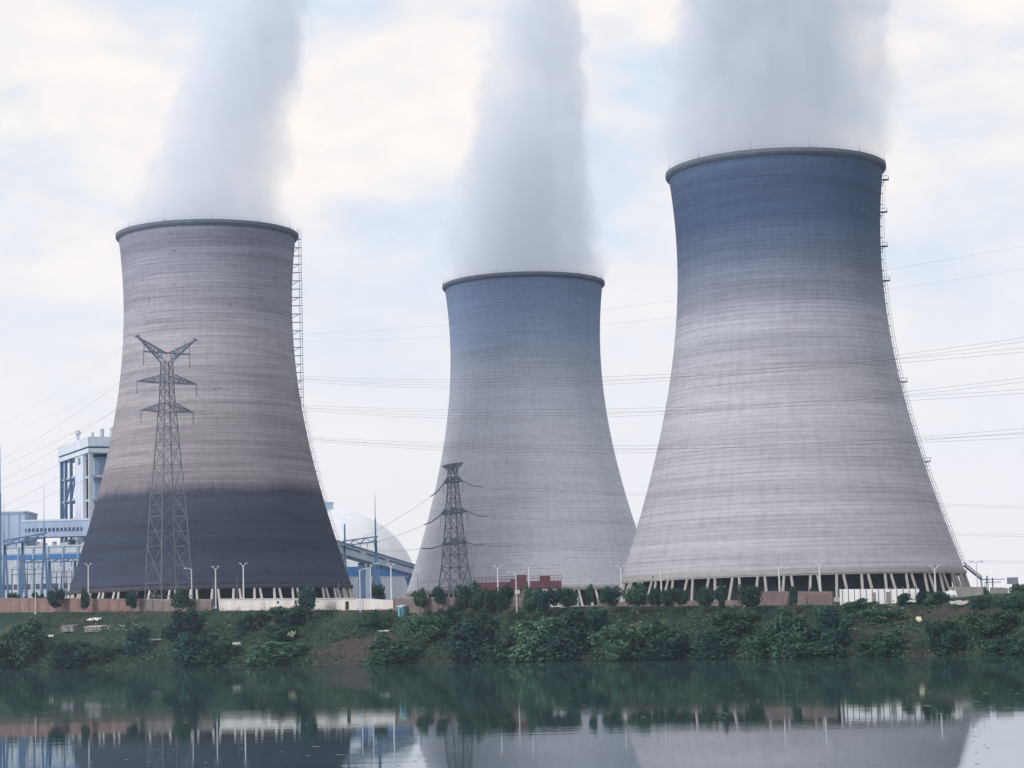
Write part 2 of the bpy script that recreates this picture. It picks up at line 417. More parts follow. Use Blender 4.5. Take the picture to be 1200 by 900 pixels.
wm = bpy.data.materials.new('murky_river_water'); wm.use_nodes = True; t = wm.node_tree; L = t.links.new
t.nodes.remove(t.nodes['Principled BSDF'])
ge = N(t, 'ShaderNodeNewGeometry'); mp = N(t, 'ShaderNodeMapping'); mp.inputs['Scale'].default_value = (0.35, 0.9, 1)
L(ge.outputs['Position'], mp.inputs[0])
w1 = noise_n(t, mp.outputs[0], 0.9, 4.0, 0.6); w2 = noise_n(t, mp.outputs[0], 0.035, 3.0, 0.5)
mp2 = N(t, 'ShaderNodeMapping'); mp2.inputs['Scale'].default_value = (0.05, 0.42, 1); L(ge.outputs['Position'], mp2.inputs[0])
w3 = noise_n(t, mp2.outputs[0], 1.0, 3.0, 0.55)
w1 = math_n(t, 'ADD', math_n(t, 'MULTIPLY', w1, 0.55), math_n(t, 'MULTIPLY', w3, 1.1))
hgt = math_n(t, 'MULTIPLY', w1, ramp(t, w2, [(0.38, g(0.35)), (0.66, g(1.3))]))
bp = N(t, 'ShaderNodeBump'); setin(bp, Strength=1.0, Distance=0.0042); L(hgt, bp.inputs['Height'])
gl = N(t, 'ShaderNodeBsdfGlossy'); setin(gl, Roughness=0.018); gl.inputs['Color'].default_value = (0.70, 0.76, 0.81, 1); L(bp.outputs[0], gl.inputs['Normal'])
df = N(t, 'ShaderNodeBsdfDiffuse'); df.inputs['Color'].default_value = (0.062, 0.115, 0.105, 1)
ms = N(t, 'ShaderNodeMixShader'); ms.inputs[0].default_value = 0.85
L(df.outputs[0], ms.inputs[1]); L(gl.outputs[0], ms.inputs[2]); L(ms.outputs[0], t.nodes['Material Output'].inputs['Surface'])
mb = MB(); mb.quad((-2000, -150, 0), (2000, -150, 0), (2000, 2000, 0), (-2000, 2000, 0))
tag(mb.build('water', wm), kind='structure')

HAZE = 0.000065
hm = bpy.data.materials.new('river_haze'); hm.use_nodes = True; t = hm.node_tree
t.nodes.remove(t.nodes['Principled BSDF'])
pv = N(t, 'ShaderNodeVolumePrincipled'); pv.inputs['Color'].default_value = (0.70, 0.80, 1.0, 1); setin(pv, Density=HAZE, Anisotropy=0.2)
t.links.new(pv.outputs[0], t.nodes['Material Output'].inputs['Volume'])
mb = MB(); mb.box((0, 925, 157), (4400, 5200, 326))
hzob = mb.build('haze', hm); tag(hzob, kind='stuff')

# ------------------------------------------------------------------ cooling towers
CO = (-0.5900273, 2.34282019, 0.77332411, -4.4405873, 5.27206444)
def rad(u, rs): return 10 * rs * np.polyval(CO, u)
T_L = mat_tower('shell_concrete_brown', 130.35, [
    (0.0, (0.046, 0.058, 0.092)), (0.12, (0.034, 0.046, 0.078)), (0.255, (0.046, 0.056, 0.086)), (0.268, (0.13, 0.122, 0.142)), (0.295, (0.25, 0.23, 0.25)),
    (0.50, (0.30, 0.282, 0.305)), (0.70, (0.34, 0.33, 0.368)), (0.80, (0.27, 0.27, 0.318)), (0.93, (0.25, 0.255, 0.312)), (1.0, (0.17, 0.185, 0.245))], 2.3, 0.23, 0.007, 0.32)
T_M = mat_tower('shell_concrete_blue_grey', 129.3, [
    (0.0, (0.55, 0.56, 0.62)), (0.35, (0.53, 0.545, 0.61)), (0.55, (0.46, 0.485, 0.56)), (0.68, (0.355, 0.39, 0.48)), (0.80, (0.225, 0.292, 0.42)), (0.93, (0.165, 0.235, 0.37)), (1.0, (0.115, 0.168, 0.28))], 9.1, 0.10, 0.010)
T_R = mat_tower('shell_concrete_wet_top', 132.2, [
    (0.0, (0.40, 0.39, 0.43)), (0.30, (0.385, 0.38, 0.425)), (0.48, (0.39, 0.39, 0.435)), (0.54, (0.32, 0.33, 0.385)), (0.585, (0.355, 0.36, 0.415)), (0.625, (0.30, 0.315, 0.375)), (0.67, (0.215, 0.24, 0.31)), (0.76, (0.115, 0.148, 0.22)),
    (0.85, (0.054, 0.090, 0.168)), (0.93, (0.052, 0.088, 0.164)), (1.0, (0.068, 0.106, 0.185))], 15.7, 0.16, 0.010)
TOWERS = [
    dict(X=-111.04, Y=808.04, zl=25.67, H=130.35, rs=0.968, m=T_L, cm=COLM, bm=BEAM_D, off=0.02,
         label='cooling tower at left with brown concrete and a dark stained base behind the tall pylon'),
    dict(X=5.98, Y=928.2, zl=24.47, H=129.3, rs=0.9967, m=T_M, cm=COLM, bm=COLM_R, off=0.05,
         label='pale blue-grey cooling tower standing farthest back between the other two'),
    dict(X=87.77, Y=712.7, zl=22.64, H=132.2, rs=1.038, m=T_R, cm=COLM_R, bm=COLM_R, off=0.0,
         label='biggest cooling tower, dark wet upper third and a caged ladder on its edge'),
]
NCOL = 44
for T in TOWERS:
    X, Y, rs, H = T['X'], T['Y'], T['rs'], T['H']
    gz = terrain(X, Y, False); T['gz'] = gz
    root = thing('cooling_tower', T['label'], 'cooling tower', (X, Y, gz), 0, 'cooling towers')
    T['root'] = root
    zl = T['zl'] - gz; T['zl_loc'] = zl
    us = np.linspace(0, 1, 72)
    prof_o = [(float(rad(u, rs)), float(u * H)) for u in us]
    prof_i = [(r - 0.9 + 0.45 * (z / H), z) for r, z in reversed(prof_o)]
    sh = MB(); sh.lathe(prof_o + prof_i, 192, close=True)
    sh.build('shell', T['m'], root, smooth=True, loc=(0, 0, zl))
    r0, r1 = prof_o[0][0], prof_o[-1][0]
    mb = MB(); mb.lathe([(r0 + 0.004, -0.1), (r0 + 0.35, -0.1), (r0 + 0.30, 0.8), (r0 - 0.16, 0.8)], 160)
    mb.lathe([(r0 - 1.0, -0.55), (r0 + 0.15, -0.55), (r0 + 0.15, -0.11), (r0 - 1.0, -0.11)], 160, close=True)
    mb.build('ring_beam', T['bm'], root, loc=(0, 0, zl))
    # flared rim: corbelled walkway with an upstand
    mb = MB(); lp = 0.95
    mb.lathe([(r1 - 0.05, -1.7), (r1 + 0.45, -1.35), (r1 + lp, -0.75), (r1 + lp, 0.3), (r1 + lp - 0.25, 0.3), (r1 + lp - 0.25, 0.02), (r1 - 0.7, 0.02), (r1 - 0.7, -0.6), (r1 - 0.05, -0.6)], 160, close=True)
    rim = mb.build('rim', RIM, root, loc=(0, 0, zl + H))
    mb = MB()
    nr = 120
    for k in range(nr):
        a = 2 * PI * k / nr; x, y = (r1 + lp - 0.12) * math.cos(a), (r1 + lp - 0.12) * math.sin(a)
        mb.beam((x, y, 0.55), (x, y, 1.3), 0.03)
    for hh in (0.8, 1.3):
        mb.path([((r1 + lp - 0.12) * math.cos(2 * PI * k / nr), (r1 + lp - 0.12) * math.sin(2 * PI * k / nr), hh) for k in range(nr + 1)], 0.035)
    mb.build('railing', STEEL_D, rim)
    rod = MB(); rod.beam((0, 0, 0.3), (0, 0, 3.8), 0.07, 0.04).box((0, 0, 0.5), (0.3, 0.3, 0.5))
    rm = rod.mesh('lightning_rod', STEEL_D)
    for k in range(12):
        a = 2 * PI * (k + 0.37) / 12
        link('lightning_rod', rm, rim, ((r1 + lp - 0.12) * math.cos(a), (r1 + lp - 0.12) * math.sin(a), 0))
    # inclined columns in inverted-V pairs
    foot = r0 + 1.9
    da, db = 0.0095 * 44 / NCOL, 0.033 * 44 / NCOL
    cms = {}
    for sg in (-1, 1):
        c = MB()
        p0 = (foot * math.cos(sg * db), foot * math.sin(sg * db), 0.3); p1 = ((r0 - 0.3) * math.cos(sg * da * 2), (r0 - 0.3) * math.sin(sg * da * 2), zl - 0.5)
        c.beam(p0, p1, 0.95, 0.85, 8); c.box((p0[0], p0[1], 0.2), (1.7, 1.7, 0.8), 0)
        cms[sg] = c.mesh('column', T['cm'])
    for k in range(NCOL):
        a = 2 * PI * k / NCOL + T['off']
        for sg in (-1, 1):
            o = link('column', cms[sg], root); o.rotation_euler = (0, 0, a)
    mb = MB(); mb.lathe([(r0 + 4.2, -1.0), (r0 + 4.2, 1.0), (r0 + 3.8, 1.0), (r0 + 3.8, -1.0)], 128, close=True)
    mb.build('basin_wall', PALE_CON, root)
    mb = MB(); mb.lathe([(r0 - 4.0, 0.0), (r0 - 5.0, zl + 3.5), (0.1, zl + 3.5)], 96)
    mb.build('fill_shade_drum', DARKC, root)  # near-black colour of the fill also stands in for shade inside the tower
    T['r1'] = r1

def shell_pt(T, u, a, out):
    r = float(rad(u, T['rs'])) + out
    return Vector((r * math.cos(a), r * math.sin(a), T['zl_loc'] + u * T['H']))
# left tower: free-standing lattice ladder near the rim, then a ladder that hugs the shell
T = TOWERS[0]; a0 = math.radians(4.0); rt = T['r1'] + 1.9
mb = MB(); tang = Vector((-math.sin(a0), math.cos(a0), 0)); rdir = Vector((math.cos(a0), math.sin(a0), 0))
u_hit = 0.0
for u in np.linspace(0, 1, 200):
    if rad(u, T['rs']) < rt - 0.7: u_hit = float(u); break
zt, zb = T['zl_loc'] + T['H'] + 2.5, T['zl_loc'] + T['H'] * u_hit
for dr, dt in ((0, -0.5), (0, 0.5), (-0.9, -0.5), (-0.9, 0.5)):
    p = rdir * (rt + dr) + tang * dt
    mb.beam((p.x, p.y, zb), (p.x, p.y, zt), 0.16)
z = zb; k = 0
while z < zt - 1:
    u = (z - T['zl_loc']) / T['H']; rr = float(rad(min(u, 1), T['rs']))
    for dt in (-0.5, 0.5):
        q = rdir * rr + tang * dt; p = rdir * rt + tang * dt
        mb.beam((q.x, q.y, z), (p.x, p.y, z), 0.2)
        if k % 2: mb.beam((q.x, q.y, z - 1.4), (rdir.x * (rt - .9) + tang.x * dt, rdir.y * (rt - .9) + tang.y * dt, z), 0.12)
    for h in (0.0, 1.0, 2.0):
        p, q = rdir * rt - tang * 0.5, rdir * rt + tang * 0.5; mb.beam((p.x, p.y, z + h), (q.x, q.y, z + h), 0.1)
        p = rdir * (rt - 0.9) + tang * 0.5; q = rdir * rt + tang * 0.5; mb.beam((p.x, p.y, z + h), (q.x, q.y, z + h), 0.1)
    z += 3.1; k += 1
mb.build('ladder_tower', STEEL_L, T['root'])
def hug_ladder(T, a, u0, u1, out, mat):
    mb = MB(); us = np.linspace(u0, u1, 60); da = 0.5 / T['r1']
    for dd in (-da, da): mb.path([shell_pt(T, u, a + dd, out) for u in us], 0.13)
    for dd in (-da, da): mb.path([shell_pt(T, u, a + dd, out + 0.8) for u in us], 0.07)
    n = int((u1 - u0) * T['H'] / 1.2)
    for k in range(n + 1):
        u = u0 + (u1 - u0) * k / n
        mb.beam(shell_pt(T, u, a - da, out), shell_pt(T, u, a + da, out), 0.06)
        pts = [shell_pt(T, u, a - da, out), shell_pt(T, u, a - da, out + 0.8), shell_pt(T, u, a + da, out + 0.8), shell_pt(T, u, a + da, out)]
        mb.path(pts, 0.05)
        if k % 3 == 0:
            for dd in (-da, da): mb.beam(shell_pt(T, u, a + dd, -0.2), shell_pt(T, u, a + dd, out), 0.14)
    return mb.build('ladder', mat, T['root'])
hug_ladder(T, a0 - 0.005, 0.02, u_hit, 0.6, STEEL_L)
T = TOWERS[2]; a1 = math.radians(-8.5)
lad = hug_ladder(T, a1, 0.03, 0.995, 0.5, STEEL_L)
for u in (0.965, 0.885, 0.80, 0.715, 0.465, 0.27):
    mb = MB(); p = shell_pt(T, u, a1, 0.9)
    mb.box((p.x, p.y, p.z), (2.6, 2.2, 0.18), a1)
    for dx in (-1.2, 1.2):
        for dy in (-1.0, 1.0):
            q = Vector((dx * math.cos(a1) - dy * math.sin(a1), dx * math.sin(a1) + dy * math.cos(a1), 0)); mb.beam(p + q, p + q + Vector((0, 0, 1.1)), 0.1)
    c1, c2 = [Vector((dx * math.cos(a1) - dy * math.sin(a1), dx * math.sin(a1) + dy * math.cos(a1), 1.1)) for dx, dy in ((1.2, -1), (1.2, 1))]
    mb.beam(p + c1, p + c2, 0.1); mb.beam(p + c1, p + c1 - Vector((2.4 * math.cos(a1), 2.4 * math.sin(a1), 0)), 0.1)
    mb.beam(shell_pt(T, u - 0.016, a1, 0), p, 0.16)
    mb.build('ladder_platform', STEEL, T['root'])
# stair up to the right tower's ring beam
p_hi = at(1130, 663, 706); p_lo = at(1150, 679, 700); gzz = terrain(p_lo.x, p_lo.y, False)
st = thing('access_staircase', 'steel staircase running down from the biggest tower to a small landing frame', 'staircase', (p_lo.x, p_lo.y, gzz))
rel = lambda v: Vector(v) - Vector((p_lo.x, p_lo.y, gzz))
mb = MB()
for dy in (-0.6, 0.6):
    o = Vector((0, dy, 0)); mb.beam(rel(p_hi) + o, rel(p_lo) + o, 0.35)
n = 22
for k in range(n + 1):
    c = rel(p_hi).lerp(rel(p_lo), k / n); mb.box((c.x, c.y, c.z + 0.1), (0.35, 1.2, 0.06))
mb.build('stair_flight', STEEL_D, st)
mb = MB()
for dy in (-0.6, 0.6):
    o = Vector((0, dy, 1.0)); mb.beam(rel(p_hi) + o, rel(p_lo) + o, 0.12)
    for k in range(0, n + 1, 3):
        c = rel(p_hi).lerp(rel(p_lo), k / n) + Vector((0, dy, 0)); mb.beam(c, c + Vector((0, 0, 1)), 0.08)
mb.build('handrail', STEEL_D, st)
mb = MB(); c = rel(p_lo)
mb.box((c.x + 0.9, c.y, c.z), (2.2, 2.0, 0.25))
for dx in (0.0, 1.8):
    for dy in (-0.9, 0.9): mb.beam((c.x + dx, c.y + dy, 0), (c.x + dx, c.y + dy, c.z + 1.1), 0.22)
mb.beam((c.x, c.y - .9, c.z * .5), (c.x + 1.8, c.y - .9, c.z), 0.12); mb.beam((c.x + 1.8, c.y - .9, c.z * .5), (c.x, c.y - .9, 0), 0.12)
mb.build('landing_frame', STEEL_D, st)
mb = MB()
for q in (p_hi,):
    c = rel(q); mb.box((c.x - 0.8, c.y, c.z), (2.2, 2.2, 0.2))
    for dx in (-1.8, 0.2): mb.beam((c.x + dx, c.y - 1, c.z), (c.x + dx, c.y - 1, c.z + 1.1), 0.1)
    mb.beam((c.x - 1.8, c.y - 1, c.z + 1.1), (c.x + .2, c.y - 1, c.z + 1.1), 0.1)
mb.build('top_landing', STEEL_D, st)

# ------------------------------------------------------------------ steam plumes
def plume(T, label, H, lean, radii, dens, seed, wisp, col=(0.86, 0.92, 1.0)):
    """radii: (height, radius); lean: quadratic drift of the axis towards +X; a closed body of steam with ragged edges from noise"""
    m = bpy.data.materials.new('steam'); m.use_nodes = True; t = m.node_tree; L = t.links.new
    t.nodes.remove(t.nodes['Principled BSDF'])
    tcn = N(t, 'ShaderNodeTexCoord'); sp = N(t, 'ShaderNodeSeparateXYZ'); L(tcn.outputs['Object'], sp.inputs[0])
    x, y, z = sp.outputs
    zn = math_n(t, 'DIVIDE', z, H)
    cx = math_n(t, 'ADD', math_n(t, 'MULTIPLY', z, lean[0]), math_n(t, 'MULTIPLY', math_n(t, 'MULTIPLY', z, z), lean[1]))
    rr = math_n(t, 'MULTIPLY', ramp(t, zn, [(max(0.0, h / H), g(r / 60.0)) for h, r in radii]), 60.0)
    dx = math_n(t, 'DIVIDE', math_n(t, 'SUBTRACT', x, cx), rr); dy = math_n(t, 'DIVIDE', y, rr)
    d = math_n(t, 'SQRT', math_n(t, 'ADD', math_n(t, 'MULTIPLY', dx, dx), math_n(t, 'MULTIPLY', dy, dy)))
    mpn = N(t, 'ShaderNodeMapping'); mpn.inputs['Location'].default_value = (seed, seed * 1.7, 0); mpn.inputs['Scale'].default_value = (1, 1, 0.7)
    L(tcn.outputs['Object'], mpn.inputs[0])
    na = noise_n(t, mpn.outputs[0], 0.042, 8.0, 0.66, 0.3)
    # edges get more ragged with height
    amp = math_n(t, 'MULTIPLY_ADD', zn, wisp, 0.36)
    dd = math_n(t, 'ADD', d, math_n(t, 'MULTIPLY', math_n(t, 'SUBTRACT', na, 0.5), math_n(t, 'MULTIPLY', amp, 2.9)))
    nf = noise_n(t, mpn.outputs[0], 0.11, 6.0, 0.65, 0.2)
    dd = math_n(t, 'ADD', dd, math_n(t, 'MULTIPLY', math_n(t, 'SUBTRACT', nf, 0.5), math_n(t, 'MULTIPLY_ADD', zn, 1.3, 0.34)))
    mrn = N(t, 'ShaderNodeMapRange', interpolation_type='SMOOTHSTEP'); setin(mrn, From_Min=1.02, From_Max=0.72, To_Min=0.0, To_Max=dens); L(dd, mrn.inputs['Value'])
    nb = noise_n(t, mpn.outputs[0], 0.024, 5.0, 0.55)
    den = math_n(t, 'MULTIPLY', mrn.outputs[0], ramp(t, nb, [(0.34, g(0.35)), (0.66, g(1.5))]))
    pv = N(t, 'ShaderNodeVolumePrincipled'); pv.inputs['Color'].default_value = col + (1,); setin(pv, Anisotropy=0.0)
    den = math_n(t, 'MULTIPLY', den, ramp(t, zn, [(0.0, g(0.62)), (0.2, g(0.70)), (0.6, g(1.0))])); L(den, pv.inputs['Density']); L(pv.outputs[0], t.nodes['Material Output'].inputs['Volume'])
    mb = MB(); n = 40; zs = np.linspace(-5, H, 26)
    hs = [h for h, r in radii]; rs_ = [r for h, r in radii]
    for zz in zs:
        r = np.interp(max(zz, 0), hs, rs_) * (1.12 + 0.55 * max(zz, 0) / H)
        r = min(r, T['r1'] - 1.2 + max(0.0, zz) * 0.9)
        for k in range(n):
            a = 2 * PI * k / n; mb.v.append((lean[0] * zz + lean[1] * zz * zz + r * math.cos(a), r * math.sin(a), zz))
    for j in range(len(zs) - 1):
        for k in range(n):
            k2 = (k + 1) % n; mb.f.append((j * n + k, j * n + k2, (j + 1) * n + k2, (j + 1) * n + k))
    mb.f.append(tuple(range(n - 1, -1, -1))); mb.f.append(tuple((len(zs) - 1) * n + k for k in range(n)))
    o = mb.build('steam_plume', m, loc=(T['X'], T['Y'], T['gz'] + T['zl_loc'] + T['H']))
    return tag(o, label, 'steam plume', 'steam plumes above the towers')
plume(TOWERS[0], 'slim grey steam plume drifting right from the dark based brown tower', 120, (0.13, 0.0012), [(0, 35), (20, 29), (42, 23), (90, 20), (120, 21)], 0.06, 3.0, 0.55)
plume(TOWERS[1], 'tapering steam plume with torn wisps rising from the farthest tower', 140, (0.05, 0.0001), [(0, 38), (25, 34), (50, 28), (85, 24), (120, 19), (140, 18)], 0.06, 12.0, 0.75)
plume(TOWERS[2], 'broad blue-grey steam plume rising from the biggest tower', 95, (0.02, 0.0004), [(0, 38), (26, 37), (55, 38), (95, 42)], 0.055, 31.0, 0.60)

# ------------------------------------------------------------------ far buildings
def gz_at(X, Y): return terrain(X, Y, False)
# boiler house
pc = at(106, 512, 1000); bx, by = pc.x, pc.y; gb = gz_at(bx, by)
ang = math.atan2(51, -24)          # local x runs along the left face (away), local -y ... right face goes to local -y
bh = thing('boiler_house', 'tall open steel boiler house with white roof box and lift shaft', 'boiler house', (bx, by, gb), ang)
top = pc.z - gb; zr = at(106, 530.5, 1000).z - gb
Lx, Ly = 56.0, 44.0
def bxl(mb, x0, x1, y0, y1, z0, z1): mb.box(((x0 + x1) / 2, -(y0 + y1) / 2, (z0 + z1) / 2), (x1 - x0, y1 - y0, z1 - z0)); return mb
zs1, zs2 = at(106, 525.5, 1000).z - gb, at(106, 523.2, 1000).z - gb
mb = MB(); bxl(mb, -1.5, Lx, -1.5, Ly, zs2, top); bxl(mb, -1.5, Lx, -1.5, Ly, zr, zs1)
rf = mb.build('roof', PANEL_L, bh)
bxl(MB(), -1.0, Lx - .5, -1.0, Ly - .5, zs1 - .01, zs2 + .01).build('louvre_band', NAVY, rf)
for (x, y, h, w) in ((2, 1.5, 2.2, 1.2), (3, 6, 4.0, 2.0), (3.5, 11, 4.8, 2.2), (31, 2, 4.5, 1.4)):
    mb = MB(); mb.beam((x, -y, top - .1), (x, -y, top + h), w, w, 10)
    if w < 1.7 and h > 4: mb.beam((x, -y, top + h - .3), (x, -y, top + h + 1.2), 3.0, 2.2, 10)
    mb.build('roof_vent', STEEL_L, rf)
for x, y, w in ((0, 0, 1.8), (36, 0, 1.3), (46, 0, 1.3), (54, 0, 1.5), (0, 20, 1.4), (0, 42, 1.4), (54, 42, 1.4), (36, 42, 1.2)):
    mb = MB(); mb.beam((x, -y, 0), (x, -y, zr), w); mb.build('steel_column', STEEL_L if y == 0 and x == 0 else BLUE_STEEL, bh)
bxl(MB(), 10.0, 25.0, -0.9, 0.6, 0, at(95, 522, 1008).z - gb).build('lift_shaft', PANEL_L, bh)
bxl(MB(), 15, 18.5, -1.15, -.8, zr - 4.0, zr - 1.0).build('shaft_window', GLASSD, bh)
for zf in (0.88, 0.74, 0.62, 0.50, 0.38):
    mb = MB(); bxl(mb, 27, 56, 0, 9, zr * zf, zr * zf + 0.8); bxl(mb, -0.5, 12.5, 0, 42, zr * zf - 2, zr * zf - 1.2)
    mb.build('floor_slab', STEEL_L, bh)
mb = MB()
for (xa, za, xb, zb_) in ((54, .62, 36, .88), (54, .62, 36, .38), (46, .5, 36, .38), (36, .74, 28, .88)):
    mb.beam((xa, 0, zr * za), (xb, 0, zr * zb_), 0.7)
mb.build('brace', BLUE_STEEL, bh)
mb = MB(); bxl(mb, 4, 26, 3, 40, 10, zr - 1.5)
for k in range(9): bxl(mb, 3.4, 4.1, 4 + k * 4, 5.2 + k * 4, 10, zr - 2)
mb.build('boiler_block', PANEL_M, bh)
for k, (x, z_) in enumerate(((44, .55), (50, .42), (40, .33))):
    mb = MB(); mb.beam((x, -4, zr * z_), (x, -4, zr * z_ - 9), 4.5, 3.0, 10); mb.build('hopper', PANEL_M, bh)

# plant halls below it
def hall(name, label, cat, px0, px1, ytop, Y, depth, mat, extra=None):
    a, c = at(px0, ytop, Y), at(px1, ytop, Y); cx = (a.x + c.x) / 2; gz = gz_at(cx, Y)
    o = thing(name, label, cat, (cx, Y, gz))
    zt = (a.z + c.z) / 2 - gz; w = c.x - a.x
    MB().box((0, depth / 2, zt / 2), (w, depth, zt)).build('wall', mat, o)
    MB().box((0, depth / 2, zt + 0.3), (w + 0.8, depth + 0.8, 0.6)).build('roof', PANEL_L, o)
    if extra: extra(o, w, zt, gz, cx, Y)
    return o
def band(o, name, mat, w, z0, z1, proud=0.15, x0=None, x1=None):
    x0 = -w / 2 + 0.2 if x0 is None else x0; x1 = w / 2 - 0.2 if x1 is None else x1
    return MB().box(((x0 + x1) / 2, -proud / 2, (z0 + z1) / 2), (x1 - x0, proud, z1 - z0)).build(name, mat, o)
def ex_white(o, w, zt, gz, cx, Y):
    zz = lambda py: at(50, py, Y).z - gz
    band(o, 'blue_band', STRIPE, w, zz(655), zz(650), 0.2)
    band(o, 'grey_band', PANEL, w, zz(650), zz(648), 0.3)
    seam = MB()
    for k in range(40): seam.box((-w / 2 + (k + .5) * w / 40, -.04, zz(667)), (.12, .1, zz(656) - zz(681)))
    seam.build('cladding_seam', PANEL, o)
    for k in range(7): MB().box((-w / 2 + (k + .5) * w / 7, 6, zt + 1.2), (3, 2.4, 1.4)).build('roof_ventilator', PANEL, o)
    wz0, wz1 = zz(690), zz(684)
    for k in range(16):
        x = -w / 2 + (k + 0.5) * w / 16
        band(o, 'window', GLASSD, w, wz0, wz1, 0.2, x - w / 42, x + w / 42)
    for k in range(10):
        x = -w / 2 + (k + 0.5) * w / 10; MB().box((x, -0.35, zt / 2), (0.6, 0.3, zt)).build('pilaster', PANEL, o)
hall('plant_hall', 'long white plant hall with a blue stripe and a row of dark windows', 'hall', -40, 135, 641, 960, 30, PANEL_L, ex_white)
def ex_block(o, w, zt, gz, cx, Y):
    for k in range(7): MB().box((-w / 2 + (k + 0.5) * w / 7, -0.12, zt / 2 + 8), (0.25, 0.2, zt - 17)).build('panel_seam', PANEL_M, o)
    band(o, 'parapet_band', PANEL_M, w, zt - 0.9, zt - 0.1, 0.3)
hall('machine_block', 'plain blue-grey block at the left edge beneath the lightning masts', 'building', -60, 29, 601, 1005, 26, PANEL, ex_block)
def ex_gal(o, w, zt, gz, cx, Y):
    zz = lambda py: at(65, py, Y).z - gz
    fr = band(o, 'window_strip', NAVY, w, zz(622.5), zz(618.5), 0.2, -w / 2 + 1, w / 2 - 3)
    for k in range(14):
        x = -w / 2 + 2 + k * (w - 6) / 13
        MB().box((x, -0.2, zz(620.5)), (0.35, 0.3, zz(618.5) - zz(622.5))).build('mullion', PANEL_L, fr)
    for x in (-w * .3, -w * .05, w * .15, w * .3):
        MB().box((x, 4, -2 + zz(629) / 2), (1.6, 1.6, zz(629))).build('support_post', PANEL, o)
a, c = at(27, 610, 1000), at(104, 610, 1000); cx = (a.x + c.x) / 2; gz = gz_at(cx, 1000)
br = thing('bridge_gallery', 'raised grey bridge gallery with a window strip left of the boiler house', 'gallery', (cx, 1000, gz))
zt, zb = at(65, 610.5, 1000).z - gz, at(65, 629, 1000).z - gz
MB().box((0, 5, (zt + zb) / 2), (c.x - a.x, 10, zt - zb)).build('gallery_body', PANEL, br)
MB().box((0, 5, zt + .4), (c.x - a.x + .6, 10.6, .8)).build('roof', PANEL_L, br)
ex_gal(br, c.x - a.x, zt, gz, cx, 1000)

# storage dome with ring wall
pc = at(387, 700, 1150); gz = gz_at(pc.x, 1150); k_ = 1150 / F_PX
dm = thing('storage_dome', 'huge white storage dome with a blue band behind the conveyor gallery', 'dome', (pc.x, 1150, gz))
RD = 104 * k_; z_eq = at(387, 668, 1150).z - gz
apex = at(387, 597.5, 1150).z - gz
zc = apex - RD
DOMEM = mat_plain('dome_membrane', (0.74, 0.77, 0.81), 0.6, 0.05, 0.15)
prf = []
for i in range(25):
    ph = PI / 2 * i / 24
    zz = zc + RD * math.sin(ph)
    if zz >= z_eq: prf.append((max(0.05, RD * math.cos(ph)), zz))
rw = math.sqrt(RD ** 2 - (z_eq - zc) ** 2)
mb = MB(); mb.lathe([(rw + 0.01, z_eq)] + prf, 96); mb.build('dome_roof', DOMEM, dm, smooth=True)
mb = MB(); mb.lathe([(rw, 0), (rw, z_eq - 4.5)], 96); mb.build('ring_wall', PANEL_L, dm)
mb = MB(); mb.lathe([(rw + 0.3, z_eq - 4.6), (rw + 0.3, z_eq + 0.05), (rw - .2, z_eq + 0.05)], 96); mb.build('blue_band', STRIPE, dm)
mb = MB()
for k in range(20):
    a = 2 * PI * k / 20
    mb.path([((r + .12) * math.cos(a), (r + .12) * math.sin(a), z + .05) for r, z in prf], 0.22)
mb.build('rib', DOMEM, dm)
pcv = at(388, 590, 1150); mb = MB(); mb.box((0, 0, apex + 1.2), (4.2, 4.2, 4.5)); mb.box((0, 0, apex + 3.7), (5, 5, .5)); mb.build('cupola', PANEL, dm)

# inclined conveyor gallery
YG = 1000.0
A, B = at(385, 632, YG), at(496, 666.5, YG); A2, B2 = at(385, 644.5, YG), at(496, 676.5, YG)
gz = gz_at(A.x, YG)
cv = thing('conveyor_gallery', 'inclined grey conveyor gallery on tall legs between brown and farthest towers', 'conveyor', (A.x, YG, gz))
O = Vector((A.x, YG, gz))
def slab(P, Q, P2, Q2, y0, y1):
    m = MB(); P, Q, P2, Q2 = (v - O for v in (P, Q, P2, Q2))
    f_, k_ = Vector((0, y0, 0)), Vector((0, y1, 0))
    m.v = [tuple(v) for v in (P2 + f_, Q2 + f_, Q + f_, P + f_, P2 + k_, Q2 + k_, Q + k_, P + k_)]
    m.f = [(0, 1, 2, 3), (5, 4, 7, 6), (3, 2, 6, 7), (4, 5, 1, 0), (1, 5, 6, 2), (4, 0, 3, 7)]
    return m
slab(A, B, A2, B2, 0, 8).build('gallery_body', PANEL_G, cv)
up = Vector((0, 0, .9)); slab(A + up, B + up, A, B, -.4, 8.4).build('roof', PANEL_D, cv)
dn = Vector((0, 0, 1.5)); slab(A2, B2, A2 - dn, B2 - dn, .5, 7.5).build('truss_girder', NAVY, cv)
m_ = lambda P, Q, u: P.lerp(Q, u)
for u0, u1 in ((0.12, .34), (.40, .60), (.64, .93)):
    ca, cb = m_(A, B, u0).lerp(m_(A2, B2, u0), .38), m_(A, B, u1).lerp(m_(A2, B2, u1), .38)
    hh = Vector((0, 0, .9)); slab(ca + hh, cb + hh, ca, cb, -.15, 0.0).build('window_strip', NAVY, cv)
